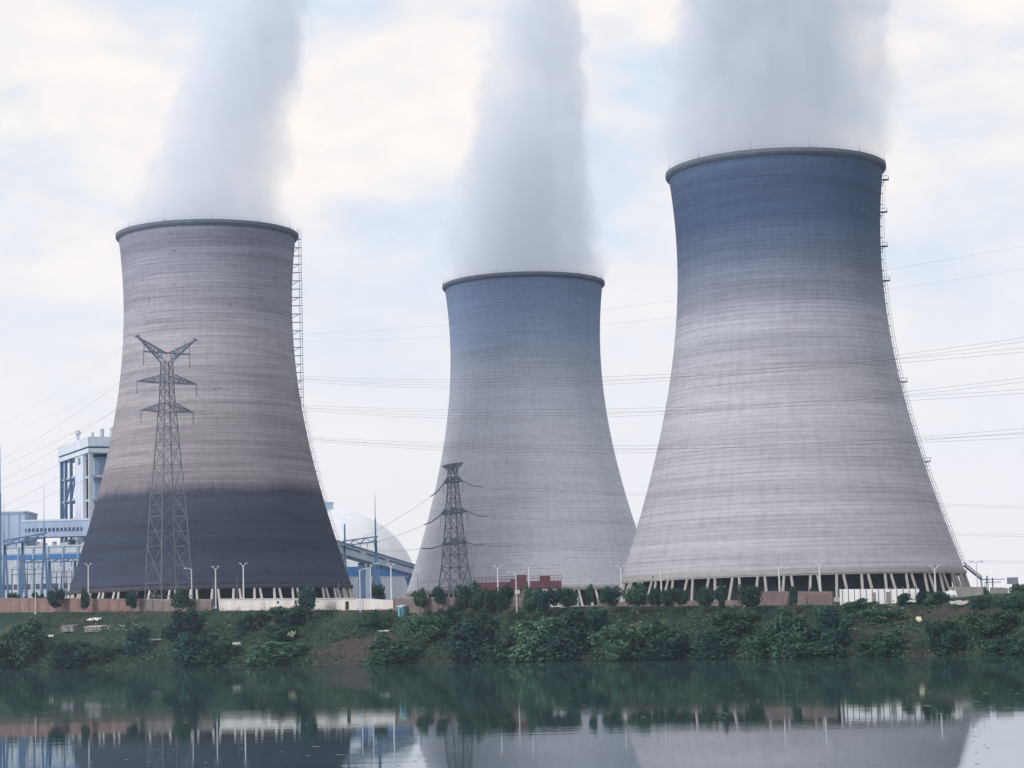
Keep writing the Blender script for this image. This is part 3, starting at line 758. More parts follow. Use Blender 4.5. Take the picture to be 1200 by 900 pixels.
for px, w, mt in ((423.5, 1.55, BLUE_STEEL), (431.5, 1.25, PANEL), (440.5, 1.0, BLUE_STEEL), (481.0, 1.1, BLUE_STEEL)):
    P = at(px, 660, YG + 4); u = (px - 385) / 111.0; zt = (A2.lerp(B2, u)).z - 1.4
    g2 = gz_at(P.x, P.y); mb = MB()
    mb.box((P.x - O.x, 4, (zt + g2) / 2 - gz), (w * 1.9, 3.0, zt - g2))
    if px > 470: mb.beam((P.x - O.x, 4, zt - gz - 6), (P.x - O.x, 4, zt - gz), 1.6, 5.5)
    if px == 440.5:
        for dx in (-4, 5): mb.beam((P.x - O.x, 4, zt - gz), (P.x - O.x + dx, 4, g2 - gz), .9)
    mb.build('support_leg', mt, cv)

# ------------------------------------------------------------------ substation portals and lightning masts
def portal(label, pts, Y, yb_top, yb_bot, legw, masts=()):
    """pts: list of leg px; A-frame legs and a lattice beam whose top follows yb_top(px)"""
    a = at(pts[0], yb_top(pts[0]), Y); gz = gz_at(a.x, Y)
    o = thing('substation_portal', label, 'portal frame', (a.x, Y, gz)); O = Vector((a.x, Y, gz))
    for px in pts:
        p = at(px, yb_bot(px), Y) - O; g_ = gz_at(p.x + O.x, Y) - gz
        mb = MB()
        for dx in (-legw, legw): mb.beam((p.x, 0, p.z), (p.x + dx, 0, g_), 0.75)
        mb.beam((p.x - legw * .5, 0, p.z * .5), (p.x + legw * .5, 0, p.z * .5), .45)
        mb.build('a_frame_leg', BLUE_STEEL, o)
    x0, x1 = pts[0] - 2, pts[-1] + 2
    t0, t1, b0, b1 = (at(x0, yb_top(x0), Y) - O, at(x1, yb_top(x1), Y) - O, at(x0, yb_bot(x0), Y) - O, at(x1, yb_bot(x1), Y) - O)
    mb = MB()
    for dy in (-1.2, 1.2):
        d = Vector((0, dy, 0))
        mb.beam(t0 + d, t1 + d, .4); mb.beam(b0 + d, b1 + d, .4)
        n = max(6, int((t1 - t0).length / 2.4))
        for k in range(n):
            u0, u1 = k / n, (k + 1) / n
            p, q = (b0.lerp(b1, u0), t0.lerp(t1, u1)) if k % 2 else (t0.lerp(t1, u0), b0.lerp(b1, u1))
            mb.beam(p + d, q + d, .28)
    for k in range(8):
        u = k / 7; mb.beam(t0.lerp(t1, u) + Vector((0, -1.2, 0)), t0.lerp(t1, u) + Vector((0, 1.2, 0)), .25)
    mb.build('lattice_beam', BLUE_STEEL, o)
    for px, ytop, ymid in masts:
        p = at(px, yb_bot(px), Y) - O; q = at(px, ymid, Y) - O; r = at(px, ytop, Y) - O
        mb = MB(); mb.beam(p, (p.x, 0, q.z), .75, .6)
        if ytop < ymid: mb.beam((p.x, 0, q.z), (p.x, 0, r.z), .35, .12)
        mb.build('spire', BLUE_STEEL, o)
    for k in range(5):   # hanging insulator strings
        u = (k + .5) / 5; c = b0.lerp(b1, u); mb = MB(); mb.beam(c, c - Vector((0, 0, 2.2)), .3, .3, 6); mb.build('insulator', STEEL_D, o)
    return o
portal('blue lattice portal on three A-frame legs before the white plant hall', [6, 26.5, 52], 900, lambda x: 633.5 - (x - 6) * 0.185, lambda x: 638.5 - (x - 6) * 0.185, 1.8)
portal('low rear blue lattice portal close to the white hall wall', [28, 58, 88], 935, lambda x: 656 - (x - 28) * 0.03, lambda x: 659.5 - (x - 28) * 0.03, 1.6)
portal('blue lattice portal with two tall spires in front of the dome', [403.5, 440.5], 925, lambda x: 634 - (x - 403.5) * 0.135, lambda x: 639.5 - (x - 403.5) * 0.135, 1.7, ((404.2, 614, 614), (440.3, 578, 608)))
def mast(label, px, ytop, Y, w):
    p = at(px, ytop, Y); gz = gz_at(p.x, Y); h = p.z - gz
    o = thing('lightning_mast', label, 'lightning mast', (p.x, Y, gz), 0, 'lightning masts of the substation')
    MB().beam((0, 0, 0), (0, 0, h * .72), w, w * .6, 8).build('pole', BLUE_STEEL, o)
    MB().beam((0, 0, h * .72), (0, 0, h), w * .35, .1, 6).build('spire', BLUE_STEEL, o)
    MB().box((0, 0, .25), (2.2, 2.2, .5)).build('base', PALE_CON, o)
mast('stout lightning mast at the very left edge of the plain block', 0.5, 522, 880, 1.0)
mast('thin lightning mast just right of the stout one at the left edge', 4.5, 584, 900, .7)
mast('needle thin lightning mast rising above the bridge gallery', 51.5, 569, 985, .7)
# bus-bar drops of the switchyard
for label, x0, x1, y0 in (('left switchyard rack of thin disconnector posts and bars', 14, 50, 668), ('right switchyard rack of disconnector posts beside the dark tower base', 60, 84, 671)):
    a = at(x0, y0, 905); gz = gz_at(a.x, 905); c = at(x1, y0, 905)
    o = thing('disconnector_rack', label, 'switchgear', (a.x, 905, gz)); h = a.z - gz; w = c.x - a.x
    mb = MB()
    for k in range(5):
        x = w * k / 4; mb.beam((x, 0, 0), (x, 0, h - 1.8), .4)
    mb.build('rack_post', STEEL, o)
    mb = MB()
    for k in range(5):
        x = w * k / 4; mb.beam((x, 0, h - 1.8), (x, 0, h), .34, .34, 6)
    mb.build('insulator', STEEL_D, o)
    mb = MB(); mb.beam((-.5, 0, h + .1), (w + .5, 0, h + .1), .22); mb.beam((-.5, .8, h - 1.9), (w + .5, .8, h - 1.9), .3)
    for k in range(4): mb.beam((w * k / 4, 0, h), (w * (k + .5) / 4, 0, h + 1.4), .14); mb.beam((w * (k + .5) / 4, 0, h + 1.4), (w * (k + 1) / 4, 0, h), .14)
    mb.build('bus_bar', STEEL, o)

# ------------------------------------------------------------------ pylons
def lattice_faces(mb, levels, legw, brw, sub=False):
    """levels: (half width, z). Four legs, X braces on all four faces"""
    for (w0, z0), (w1, z1) in zip(levels, levels[1:]):
        c0 = [Vector((sx * w0, sy * w0, z0)) for sx, sy in ((-1, -1), (1, -1), (1, 1), (-1, 1))]
        c1 = [Vector((sx * w1, sy * w1, z1)) for sx, sy in ((-1, -1), (1, -1), (1, 1), (-1, 1))]
        for k in range(4):
            k2 = (k + 1) % 4
            mb.beam(c0[k], c1[k], legw)
            mb.beam(c0[k], c1[k2], brw); mb.beam(c0[k2], c1[k], brw); mb.beam(c1[k], c1[k2], brw)
            if sub:
                mid = (c0[k] + c0[k2] + c1[k] + c1[k2]) / 4
                mb.beam(c0[k].lerp(c1[k], .5), mid, brw * .8); mb.beam(c0[k2].lerp(c1[k2], .5), mid, brw * .8)
                mb.beam(c0[k].lerp(c1[k], .25), c0[k].lerp(mid, .5), brw * .7); mb.beam(c0[k2].lerp(c1[k2], .25), c0[k2].lerp(mid, .5), brw * .7)
def crossarm(sx, z, w, span, rise, chord):
    """tapering lattice arm on side sx from body half width w to the tip at span"""
    mb = MB(); tip = Vector((sx * span, 0, z))
    for sy in (-1, 1):
        a, b = Vector((sx * w, sy * w, z)), Vector((sx * w, sy * w, z + rise))
        mb.beam(a, tip, chord); mb.beam(b, tip, chord)
        for k in range(1, 5):
            u = k / 5; mb.beam(a.lerp(tip, u), b.lerp(tip, u), chord * .6); mb.beam(a.lerp(tip, u), b.lerp(tip, u - .2), chord * .6)
    for k in range(1, 5):
        u = k / 5; mb.beam(Vector((sx * w, -w, z)).lerp(tip, u), Vector((sx * w, w, z)).lerp(tip, u - .2), chord * .6)
    return mb
def insul(p, q, w):
    mb = MB(); p, q = Vector(p), Vector(q); n = max(6, int((q - p).length / .55)); mb.beam(p, q, w * .35)
    for k in range(n):
        c = p.lerp(q, (k + .5) / n); d = (q - p).normalized() * .09; mb.beam(c - d, c + d, w, w, 8)
    return mb
# tall pylon
YP = 741.0; pb = at(197.8, 700, YP); GP = gz_at(pb.x, YP) ; RZ = math.radians(37)
py1 = thing('tall_pylon', 'tall steel lattice pylon with V-shaped top in front of the brown tower', 'pylon', (pb.x, YP, GP), RZ, 'transmission pylons')
zp = lambda py: at(197.5, py, YP).z - GP
lev = [(5.9, 0), (5.6, zp(683)), (5.1, zp(640)), (4.55, zp(605)), (4.1, zp(578)), (3.4, zp(545)), (2.95, zp(522)), (2.6, zp(502)), (2.25, zp(484)), (2.0, zp(472)), (1.8, zp(460)), (1.68, zp(449)), (1.6, zp(438)), (1.5, zp(424))]
mb = MB(); lattice_faces(mb, lev[:5], .32, .16, True); lattice_faces(mb, lev[4:], .30, .15)
mb.build('lattice_body', STEEL, py1)
att1 = {}
def wp(rz, base, lx, ly, lz):
    return Vector((base[0] + lx * math.cos(rz) - ly * math.sin(rz), base[1] + lx * math.sin(rz) + ly * math.cos(rz), base[2] + lz))
for tier, (ya, span, yb) in enumerate(((413.5, 8.7, 429.5), (448.5, 11.2, 463), (482, 9.8, 496.5))):
    z, zb_, = zp(ya), zp(yb)
    if tier > 0:
        for sx in (-1, 1): crossarm(sx, z, 1.75 + .25 * tier, span, zp(ya - 9) - z, .3).build('crossarm', STEEL_D, py1)
    else:
        mb = MB()
        for sy in (-1, 1): mb.beam((-span, sy * .5, z), (span, sy * .5, z), .3)
        for k in range(16): mb.beam((-span + span * k / 8, -.5, z), (-span + span * (k + 1) / 8, .5, z), .16)
        mb.build('crossarm', STEEL_D, py1)
    for sx in (-1, 1):
        insul((sx * span, 0, z - .1), (sx * span, 0, zb_), .42).build('insulator', STEEL_D, py1)
        att1[(tier, sx)] = wp(RZ, (pb.x, YP, GP), sx * span, 0, zb_)
for sx in (-1, 1):       # V horns
    mb = MB(); tip = Vector((sx * 11.2, 0, zp(396)))
    roots = [Vector((sx * 1.5, sy * 1.5, zp(424))) for sy in (-1, 1)] + [Vector((0, sy * .5, zp(414.5))) for sy in (-1, 1)]
    for r_ in roots: mb.beam(r_, tip, .3)
    for k in range(1, 8):
        u = k / 8
        for i, j in ((0, 1), (2, 3), (0, 2), (1, 3)): mb.beam(roots[i].lerp(tip, u), roots[j].lerp(tip, u), .16); mb.beam(roots[i].lerp(tip, u), roots[j].lerp(tip, min(1, u + .125)), .16)
    mb.beam(tip - Vector((sx * .9, 0, -.3)), tip + Vector((sx * .6, 0, -.2)), .8, .5, 6)
    mb.beam((sx * 8.7, -.3, zp(413.5)), roots[2].lerp(tip, .75), .2)
    mb.build('earth_wire_horn', STEEL_D, py1); att1[('e', sx)] = wp(RZ, (pb.x, YP, GP), tip.x, 0, tip.z)
# short pylon
YQ = 880.0; qb = at(533.8, 697, YQ); GQ = gz_at(qb.x, YQ); RQ = math.radians(-62)
py2 = thing('short_pylon', 'shorter dark lattice pylon with three crossarm tiers in front of the farthest tower', 'pylon', (qb.x, YQ, GQ), RQ, 'transmission pylons')
zq = lambda py: at(531.5, py, YQ).z - GQ
lev = [(5.4, 0), (4.9, zq(688)), (4.0, zq(665)), (3.45, zq(650)), (3.1, zq(637)), (2.7, zq(619)), (2.35, zq(602)), (1.95, zq(584)), (1.55, zq(566)), (1.35, zq(549))]
mb = MB(); lattice_faces(mb, lev[:3], .36, .2, False); lattice_faces(mb, lev[2:], .34, .18); mb.build('lattice_body', STEEL_D, py2)
att2 = {}
ldir = Vector((math.cos(RQ + PI / 2), math.sin(RQ + PI / 2), 0))   # along the line, towards +X
for tier, (ya, span) in enumerate(((565.5, 8.7), (601.5, 12.0), (637.5, 11.2))):
    z = zq(ya)
    for sx in (-1, 1): crossarm(sx, z, 1.55 + .55 * tier, span, zq(ya - 7) - z, .34).build('crossarm', STEEL_D, py2)
    ends = {1: ((565, 571), (572.5, 605), (570, 637.5))[tier], -1: ((504.5, 582), (497, 615), (494, 642.5))[tier]}
    for sd in (-1, 1):
        px, pyy = ends[sd]
        sx = 1 if sd == 1 else -1
        tipw = wp(RQ, (qb.x, YQ, GQ), sx * span, 0, z)
        # tension string runs along the line away from the arm tip
        q = at(px, pyy, tipw.y + (3.0 if sd == 1 else 9.0))
        Mi = Matrix.Rotation(-RQ, 3, 'Z'); toloc = lambda v: Mi @ (v - Vector((qb.x, YQ, GQ)))
        mid = (tipw + q) / 2 - Vector((0, 0, .7))
        for (u_, v_) in ((tipw, mid), (mid, q)): insul(toloc(u_), toloc(v_), .5).build('insulator', STEEL_D, py2)
        drop = tipw - Vector((0, 0, 4.6)); insul(toloc(tipw), toloc(drop), .28).build('insulator', STEEL_D, py2)
        att2[(tier, sd)] = q
mb = MB(); z = zq(543.5)
for sx in (-1, 1):
    tip = Vector((sx * 9.4, 0, zq(544)))
    for sy in (-1, 1):
        lo, hi = Vector((sx * 1.1, sy * 1.2, zq(552))), Vector((0, sy * .9, z))
        mb.beam(lo, tip, .26); mb.beam(hi, tip, .26)
        for k in range(1, 6):
            u = k / 6; mb.beam(lo.lerp(tip, u), hi.lerp(tip, u), .15); mb.beam(lo.lerp(tip, u), hi.lerp(tip, u - .16), .15)
lattice_faces(mb, [(1.35, zq(549)), (0.9, z)], .3, .18)
mb.build('earth_wire_beam', STEEL_D, py2)

# ------------------------------------------------------------------ overhead conductors
def span_pts(P0, P1, sag, n=48):
    return [P0.lerp(P1, k / n) - Vector((0, 0, sag * 4 * (k / n) * (1 - k / n))) for k in range(n + 1)]
def project(P):
    d = P - CAMP; dz = d.dot(_F); return 600 + F_PX * d.dot(RR) / dz, 450 - F_PX * d.dot(UR) / dz
def fit_sag(P0, P1, px, py):
    lo, hi = -5.0, 60.0
    for _ in range(40):
        m = (lo + hi) / 2; pr = [project(p) for p in span_pts(P0, P1, m)]
        pr.sort(); yy = np.interp(px, [a for a, b in pr], [b for a, b in pr])
        if yy < py: lo = m
        else: hi = m
    return (lo + hi) / 2
def conductor(label, P0, P1, sag, bundle=0.5, w=0.045, group='overhead conductors', spacers=True, cat='power line'):
    P0, P1 = Vector(P0), Vector(P1); pts = span_pts(P0, P1, sag)
    o = thing('conductor', label, cat, P0, 0, group); d = (P1 - P0).normalized(); u = d.cross(Vector((0, 0, 1))).normalized()
    loc = [p - P0 for p in pts]
    if bundle:
        for sg in (-1, 1):
            off = u * bundle / 2 * sg + Vector((0, 0, bundle * .45 * sg)); MB().path([p + off for p in loc], w).build('wire', WIRE, o)
        if spacers and bundle > .85:
            mb = MB()
            for k in range(6, len(loc) - 1, 12):
                off = u * bundle / 2 + Vector((0, 0, bundle * .45)); mb.beam(loc[k] - off, loc[k] + off, .11)
            mb.build('spacer', WIRE, o)
    else:
        MB().path(loc, w).build('wire', WIRE, o)
    return o
tiers = ('top', 'middle', 'lowest')
RIGHT_END = {(0, 1): (1290, 384, 452.5), (0, -1): (1290, 401, 446), (1, 1): (1290, 433, 489), (1, -1): (1290, 452, 482), (2, 1): (1290, 496, 528.5), (2, -1): (1290, 506, 523)}
for (tier, sx), (px, pyy, ymid) in RIGHT_END.items():
    P0 = att1[(tier, sx)]; off = 9.0 * sx
    P1 = at(px, pyy, 440 + off * .8)
    conductor('%s conductor pair from the tall pylon\'s %s arm, crossing the farthest and biggest towers' % (tiers[tier], 'right' if sx == 1 else 'left'), P0, P1, fit_sag(P0, P1, 600, ymid), 0.8)
for tier in range(3):
    for sx in (-1, 1):
        P0 = att1[(tier, sx)]; y0 = (532, 556, 586)[tier] + (3 if sx == 1 else 0)
        P1 = at(-45, y0 + 30, 905 + 8 * sx)
        conductor('%s conductor from the tall pylon\'s %s arm falling away over the boiler house' % (tiers[tier], 'right' if sx == 1 else 'left'), P0, P1, 2.5, 0.35, .032, spacers=False)
for sx, (px, pyy, ymx, ymid) in {-1: (1290, 272, 705, 363), 1: (1290, 300, 705, 380.5)}.items():
    P0 = att1[('e', sx)]; P1 = at(px, pyy, 440)
    conductor('single earth wire from the tall pylon\'s %s horn passing behind nothing, highest on the sky' % ('right' if sx == 1 else 'left') if False else
              'thin earth wire from the tall pylon\'s %s horn crossing the sky high to the right' % ('right' if sx == 1 else 'left'), P0, P1, fit_sag(P0, P1, ymx, ymid), 0, .028, 'earth wires')
    P1 = at(-45, 520 if sx < 0 else 526, 910)
    conductor('thin earth wire from the tall pylon\'s %s horn falling away to the left' % ('right' if sx == 1 else 'left'), P0, P1, 3, 0, .035, 'earth wires')
for tier in range(3):
    P0 = att2[(tier, 1)]; P1 = at(1290, (596, 629, 660)[tier], 900)
    conductor('%s conductor pair from the short pylon running right, low behind the biggest tower' % tiers[tier], P0, P1, fit_sag(P0, P1, 745, (579.5, 613.5, 646)[tier]), 0.9, .06)
    P0 = att2[(tier, -1)]; P1 = at((404, 412, 420)[tier], (640, 641, 642)[tier], 926)
    conductor('%s conductor pair from the short pylon dropping left to the spired portal' % tiers[tier], P0, P1, 1.2, 0.6, .06)

# ------------------------------------------------------------------ walls, sheds, low buildings on the crest
def wall(name, label, cat, px0, px1, s, ytop0, ytop1, mat, thick=0.35, cap=None, group=None, s1=None):
    s1 = s if s1 is None else s1
    a, c = at_s(px0, ytop0, s), at_s(px1, ytop1, s1)
    mid = (a + c) / 2; d = Vector((c.x - a.x, c.y - a.y, 0)); rz = math.atan2(d.y, d.x); n = max(2, int(d.length / 6))
    gz = min(terrain(a.x, a.y), terrain(c.x, c.y), terrain(mid.x, mid.y)) - .4
    o = thing(name, label, cat, (a.x, a.y, gz), rz, group)
    L_ = d.length; za, zc_ = a.z - gz, c.z - gz
    mb = MB()
    mb.v = [(0, -thick / 2, 0), (L_, -thick / 2, 0), (L_, thick / 2, 0), (0, thick / 2, 0), (0, -thick / 2, za), (L_, -thick / 2, zc_), (L_, thick / 2, zc_), (0, thick / 2, za)]
    mb.f = [(3, 2, 1, 0), (4, 5, 6, 7), (0, 1, 5, 4), (1, 2, 6, 5), (2, 3, 7, 6), (3, 0, 4, 7)]
    mb.build('wall_panel', mat, o)
    if cap:
        mb = MB(); mb.beam((-.05, 0, za + .1), (L_ + .05, 0, zc_ + .1), thick + .2); mb.build('coping', cap, o)
        for k in range(n + 1):
            u = k / n; z = za + (zc_ - za) * u
            MB().box((L_ * u, 0, z / 2 + .1), (.5, thick + .3, z + .2)).build('pier', mat, o)
    return o, L_, za, zc_
wall('brick_wall', 'long red brick wall at the left end of the bank top', 'brick wall', -30, 152, 35, 701.5, 703, BRICK, cap=BROWNW)
wall('grey_wall', 'dull grey-brown wall between the red brick wall and the white low shed', 'wall', 152.5, 248, 35, 703, 703.5, BROWNW, cap=GREYW)
wall('brown_wall', 'low brown wall behind the teal cabin left of the round street trees', 'wall', 462, 525, 34, 700.5, 702, BROWNW, cap=GREYW)
wall('brick_wall', 'faded brick wall behind the row of round street trees below the maroon platform', 'brick wall', 525, 640, 42, 702, 703, BRICK_D, cap=BROWNW)
wall('brick_wall', 'short brick wall below the columns of the biggest tower, left of white boards', 'brick wall', 888, 975, 40, 694.5, 695, BRICK_D, cap=BROWNW)
wall('grey_wall', 'grey retaining wall at the right foot of the biggest tower', 'wall', 1112, 1152, 42, 687.5, 688, GREYW)
wall('grey_wall', 'small grey wall stub at the far right beyond the retaining wall', 'wall', 1160, 1181, 44, 688.5, 689, GREYW, s1=46)
wall('road_parapet', 'low brown roadside parapet behind the trees between farthest and biggest towers', 'parapet', 700, 888, 43, 705.5, 703, BROWNW, .3)
o, L_, za, zc_ = wall('hoarding', 'bright white hoarding panels below the right half of the biggest tower', 'hoarding', 984, 1077, 39, 690.5, 690, WHITE, .2)
for k in range(13):
    x = L_ * (k + .5) / 13
    MB().box((x, -.18, za / 2), (.14, .14, za)).build('post', STEEL_D, o)
for x0 in (.44, .62):
    MB().box((L_ * x0, -.22, za * .4), (1.0, .16, za * .7)).build('gap_board', GREYW, o)

# long low white shed in front of the left tower
a, c = at_s(257, 702.5, 35.0), at_s(466, 701.5, 35.0); d = Vector((c.x - a.x, c.y - a.y, 0)); rz = math.atan2(d.y, d.x)
gz = min(terrain(a.x, a.y), terrain(c.x, c.y)) - .5
sd = thing('white_shed', 'long low cream-white shed with doors at the dark tower foot', 'shed', (a.x, a.y, gz), rz)
L_ = d.length; za, zc_ = a.z - gz, c.z - gz; dep = 6.0
mb = MB()
mb.v = [(0, 0, 0), (L_, 0, 0), (L_, dep, 0), (0, dep, 0), (0, 0, za), (L_ * .78, 0, za + (zc_ - za) * .78), (L_ * .78, dep, za + (zc_ - za) * .78), (0, dep, za), (L_, 0, zc_ - 1.0), (L_, dep, zc_ - 1.0)]
mb.f = [(3, 2, 1, 0), (0, 1, 8, 5, 4), (1, 2, 9, 8), (2, 3, 7, 6, 9), (3, 0, 4, 7), (4, 5, 6, 7), (5, 8, 9, 6)]
mb.build('wall', CREAM, sd)
mb = MB(); mb.beam((-.2, -.12, za + .12), (L_ * .78, -.12, za + (zc_ - za) * .78 + .12), .3); mb.build('roof_edge', PALE_CON, sd)
zg = lambda u: terrain(*XY(*ST(a.x + d.x * u, a.y + d.y * u))) - gz
for u, w, h, mt in ((.262, 1.9, 2.3, PALE_CON), (.665, 1.5, 2.6, PALE_CON), (.735, 1.5, 2.4, DARKC), (.79, 1.4, 2.4, LAMPW), (.12, 1.2, 1.2, PALE_CON)):
    z0 = max(zg(u), 0) + .15; MB().box((L_ * u, -.06, z0 + h / 2), (w, .16, h)).build('door', mt, sd)
for u in (.35, .45, .55):
    MB().box((L_ * u, -.04, za * .7), (1.1, .12, .8)).build('window', GLASSD, sd)
# maroon platform building
a, c = at(556, 682, 805), at(658, 682, 805); gz = gz_at((a.x + c.x) / 2, 805)
mr_ = thing('maroon_platform', 'maroon painted platform building with roof railings before the farthest tower', 'building', (a.x, 805, gz))
w = c.x - a.x; zz = lambda py: at(607, py, 805).z - gz
MB().box((w / 2, 4, zz(686)), (w, 9, zz(681.5) - zz(690.5))).build('deck', MAROON, mr_)
MB().box((w / 2, 4, zz(690.5) / 2), (w - 1.5, 7.6, zz(690.5))).build('wall', BROWNW, mr_)
for k in range(9):
    MB().box((w * (k + .6) / 9.4, -.02, zz(693.5)), (1.9, .5, 1.5)).build('window', LAMPW if k % 3 else GLASSD, mr_)
for px0, px1, yt in ((604, 617, 673.5), (632.5, 645, 675.5), (598, 604, 678)):
    x0, x1 = at(px0, yt, 805).x - a.x, at(px1, yt, 805).x - a.x
    MB().box(((x0 + x1) / 2, 4, (zz(yt) + zz(681.5)) / 2 - .01), (x1 - x0, 4, zz(yt) - zz(681.5))).build('roof_box', MAROON, mr_)
mb = MB()
for k in range(23):
    x = w * k / 22
    mb.beam((x, .1, zz(681.5)), (x, .1, zz(675.5)), .12)
for py in (675.5, 678.5): mb.beam((0, .1, zz(py)), (w, .1, zz(py)), .12)
mb.build('railing', MAROON, mr_)
# small cabins and huts
def cabin(name, label, cat, px, pybase, w, dep, h, mat, roofm, door=True, s=None, rz=-.6):
    p = at_s(px, pybase, s) if s is not None else ground_hit(px, pybase)
    gz = terrain(p.x, p.y) - .2
    o = thing(name, label, cat, (p.x, p.y, gz), rz)
    MB().box((0, 0, h / 2), (w, dep, h)).build('wall', mat, o)
    mb = MB(); mb.v = [(-w / 2 - .2, -dep / 2 - .2, h), (w / 2 + .2, -dep / 2 - .2, h), (w / 2 + .2, dep / 2 + .2, h + .35), (-w / 2 - .2, dep / 2 + .2, h + .35), (-w / 2 - .2, -dep / 2 - .2, h + .14), (w / 2 + .2, -dep / 2 - .2, h + .14), (w / 2 + .2, dep / 2 + .2, h + .5), (-w / 2 - .2, dep / 2 + .2, h + .5)]
    mb.f = [(3, 2, 1, 0), (4, 5, 6, 7), (0, 1, 5, 4), (1, 2, 6, 5), (2, 3, 7, 6), (3, 0, 4, 7)]
    mb.build('roof', roofm, o)
    if door: MB().box((w * .12, -dep / 2 - .03, h * .43), (min(.9, w * .5), .1, h * .84)).build('door', GLASSD, o)
    return o
cabin('teal_cabin', 'small teal portable cabin by the brown wall', 'cabin', 471, 714, 1.7, 1.6, 2.9, TEALP, PANEL_L, True, 32)
cabin('shack', 'low grey plank shack with dark doorway on the left slope', 'shack', 82, 740, 5.5, 2.6, 1.9, SHACK, GREYW)
cabin('shack', 'grey patched shack row beside the plank shack, with pale roof sheets', 'shack', 112, 740, 7.5, 2.6, 1.6, SHACK, PALE_CON, False)
cabin('white_hut', 'white hut glimpsed through the street trees below the maroon platform', 'hut', 668, 712, 4.0, 3, 2.9, WHITE, PALE_CON, True, 37)
cabin('white_hut', 'smaller white hut beside dark trunks at the right end of the street trees', 'hut', 654, 709, 3.0, 2.5, 2.2, WHITE, PALE_CON, False, 38)
def sheet(label, cat, px, py, w, l, h, mat, rz, name='white_sheet', lift=.15):
    p = ground_hit(px, py); gz = terrain(p.x, p.y)
    mb = MB(); nx, ny = 7, 5
    for j in range(ny):
        for i in range(nx):
            x, y = (i / (nx - 1) - .5) * w, (j / (ny - 1) - .5) * l
            jx, jy = RNG.normal(0, w * .03), RNG.normal(0, l * .04)
            mb.v.append((x + jx, y + jy, lift + h * (.5 + .5 * math.sin(i * 1.9 + j * 2.3)) + (.4 + y / l) * h * 1.4))
    for j in range(ny - 1):
        for i in range(nx - 1): mb.f.append((j * nx + i, j * nx + i + 1, (j + 1) * nx + i + 1, (j + 1) * nx + i))
    n0 = len(mb.v); mb.v += [(x, y, z - .12) for x, y, z in mb.v]; mb.f += [tuple(n0 + k for k in reversed(f)) for f in mb.f[:]]
    bord = [i for i in range(nx)] + [j * nx + nx - 1 for j in range(1, ny)] + [(ny - 1) * nx + i for i in range(nx - 2, -1, -1)] + [j * nx for j in range(ny - 2, 0, -1)]
    for k in range(len(bord)): a_, b_ = bord[k], bord[(k + 1) % len(bord)]; mb.f.append((a_, n0 + a_, n0 + b_, b_))
    o = mb.build(name, mat, loc=(p.x, p.y, gz)); o.rotation_euler = (0, 0, rz); return tag(o, label, cat)
sheet('long white sheet lying above the grey shacks on the left slope', 'sheet', 110, 728, 6, 1.6, .5, TARP, -.7)
sheet('white rumpled tarp between the dark clumps and the round low bush', 'tarp', 299, 737, 3.6, 2.4, .9, TARP, -.4)
sheet('pale yellow board half hidden in the bush right of the tarp', 'board', 341, 752, 2.4, 1.6, .9, YELB, -.5, 'yellow_board', 1.2)
sheet('long white plank on the grassy ledge right of the bare earth scarp', 'plank', 450, 741, 4.6, .8, .15, TARP, -.8, 'white_plank', .3)
sheet('flat white slab at the shore scrub below the rounded dark shrub', 'slab', 183, 752, 3.0, 1.2, .2, PALE_CON, -.3, 'stone_slab', .3)
sheet('pale broken slab by the bush left of the shacks', 'slab', 59, 748, 2.0, 1.4, .4, CREAM, .2, 'stone_slab', .4)
sheet('grey-white slab lying under the big dark clump near the tarp', 'slab', 277, 760, 2.4, 1.6, .4, PALE_CON, .5, 'stone_slab', .9)
sheet('tilted white board at the right slope under the grey retaining wall', 'board', 1115, 701, 2.6, 1.0, .7, TARP, .2, 'white_board', .4)
sheet('long pale concrete kerb running down the right slope', 'kerb block', 1128, 711, 6.5, .9, .5, PALE_CON, .35, 'concrete_kerb', .3)
sheet('flat grey slab in front of the white hoarding beside a round bush', 'slab', 1075, 707, 4.0, 1.5, .3, PALE_CON, -.6, 'stone_slab', .3)
sheet('yellowish plastic sack on the right slope above the bare edge', 'sack', 1077, 730, 1.1, .9, .6, YELB, .1, 'plastic_sack', .2)

# ------------------------------------------------------------------ lamps
def y_lamp_proto(h):
    root = thing('high_mast_lamp', 'x', 'street lamp')
    MB().beam((0, 0, 0), (0, 0, h), .58, .36, 10).build('pole', LAMPW, root)
    MB().beam((0, 0, 0), (0, 0, .9), .95, .8, 8).build('base', LAMPW, root)
    for sx in (-1, 1):
        arm = MB().beam((0, 0, h - .25), (sx * .85, 0, h + .75), .24, .15, 6).build('arm', LAMPW, root)
        MB().box((sx * 1.0, 0, h + .8), (.7, .45, .2)).build('lamp_head', LAMPW, arm)
    return root
LAMPS = [(103.5, 660.5, 41, 'tall white Y-headed lamp before the lower left edge of the dark stained tower'),
         (252.5, 664, 41, 'white Y-headed lamp at the left end of the cream shed'),
         (285, 660, 41, 'white Y-headed lamp a little right of the shed\'s left end'),
         (458, 661, 42, 'white Y-headed lamp in front of the dome and conveyor gallery'),
         (583, 663, 45, 'white Y-headed lamp left of the curved street lamp at the maroon platform'),
         (619.5, 660, 45, 'white Y-headed lamp in front of the maroon platform\'s taller roof box'),
         (727.5, 663, 47, 'white Y-headed lamp in the gap between farthest and biggest tower'),
         (774, 659, 47, 'white Y-headed lamp with a side floodlight at left columns of biggest tower'),
         (912.5, 662, 42, 'white Y-headed lamp behind the short brick wall of the biggest tower'),
         (960, 658, 42, 'tallest white Y-headed lamp right of the short brick wall'),
         (1095, 663, 46, 'white Y-headed lamp right of the white hoarding at biggest tower\'s right columns')]
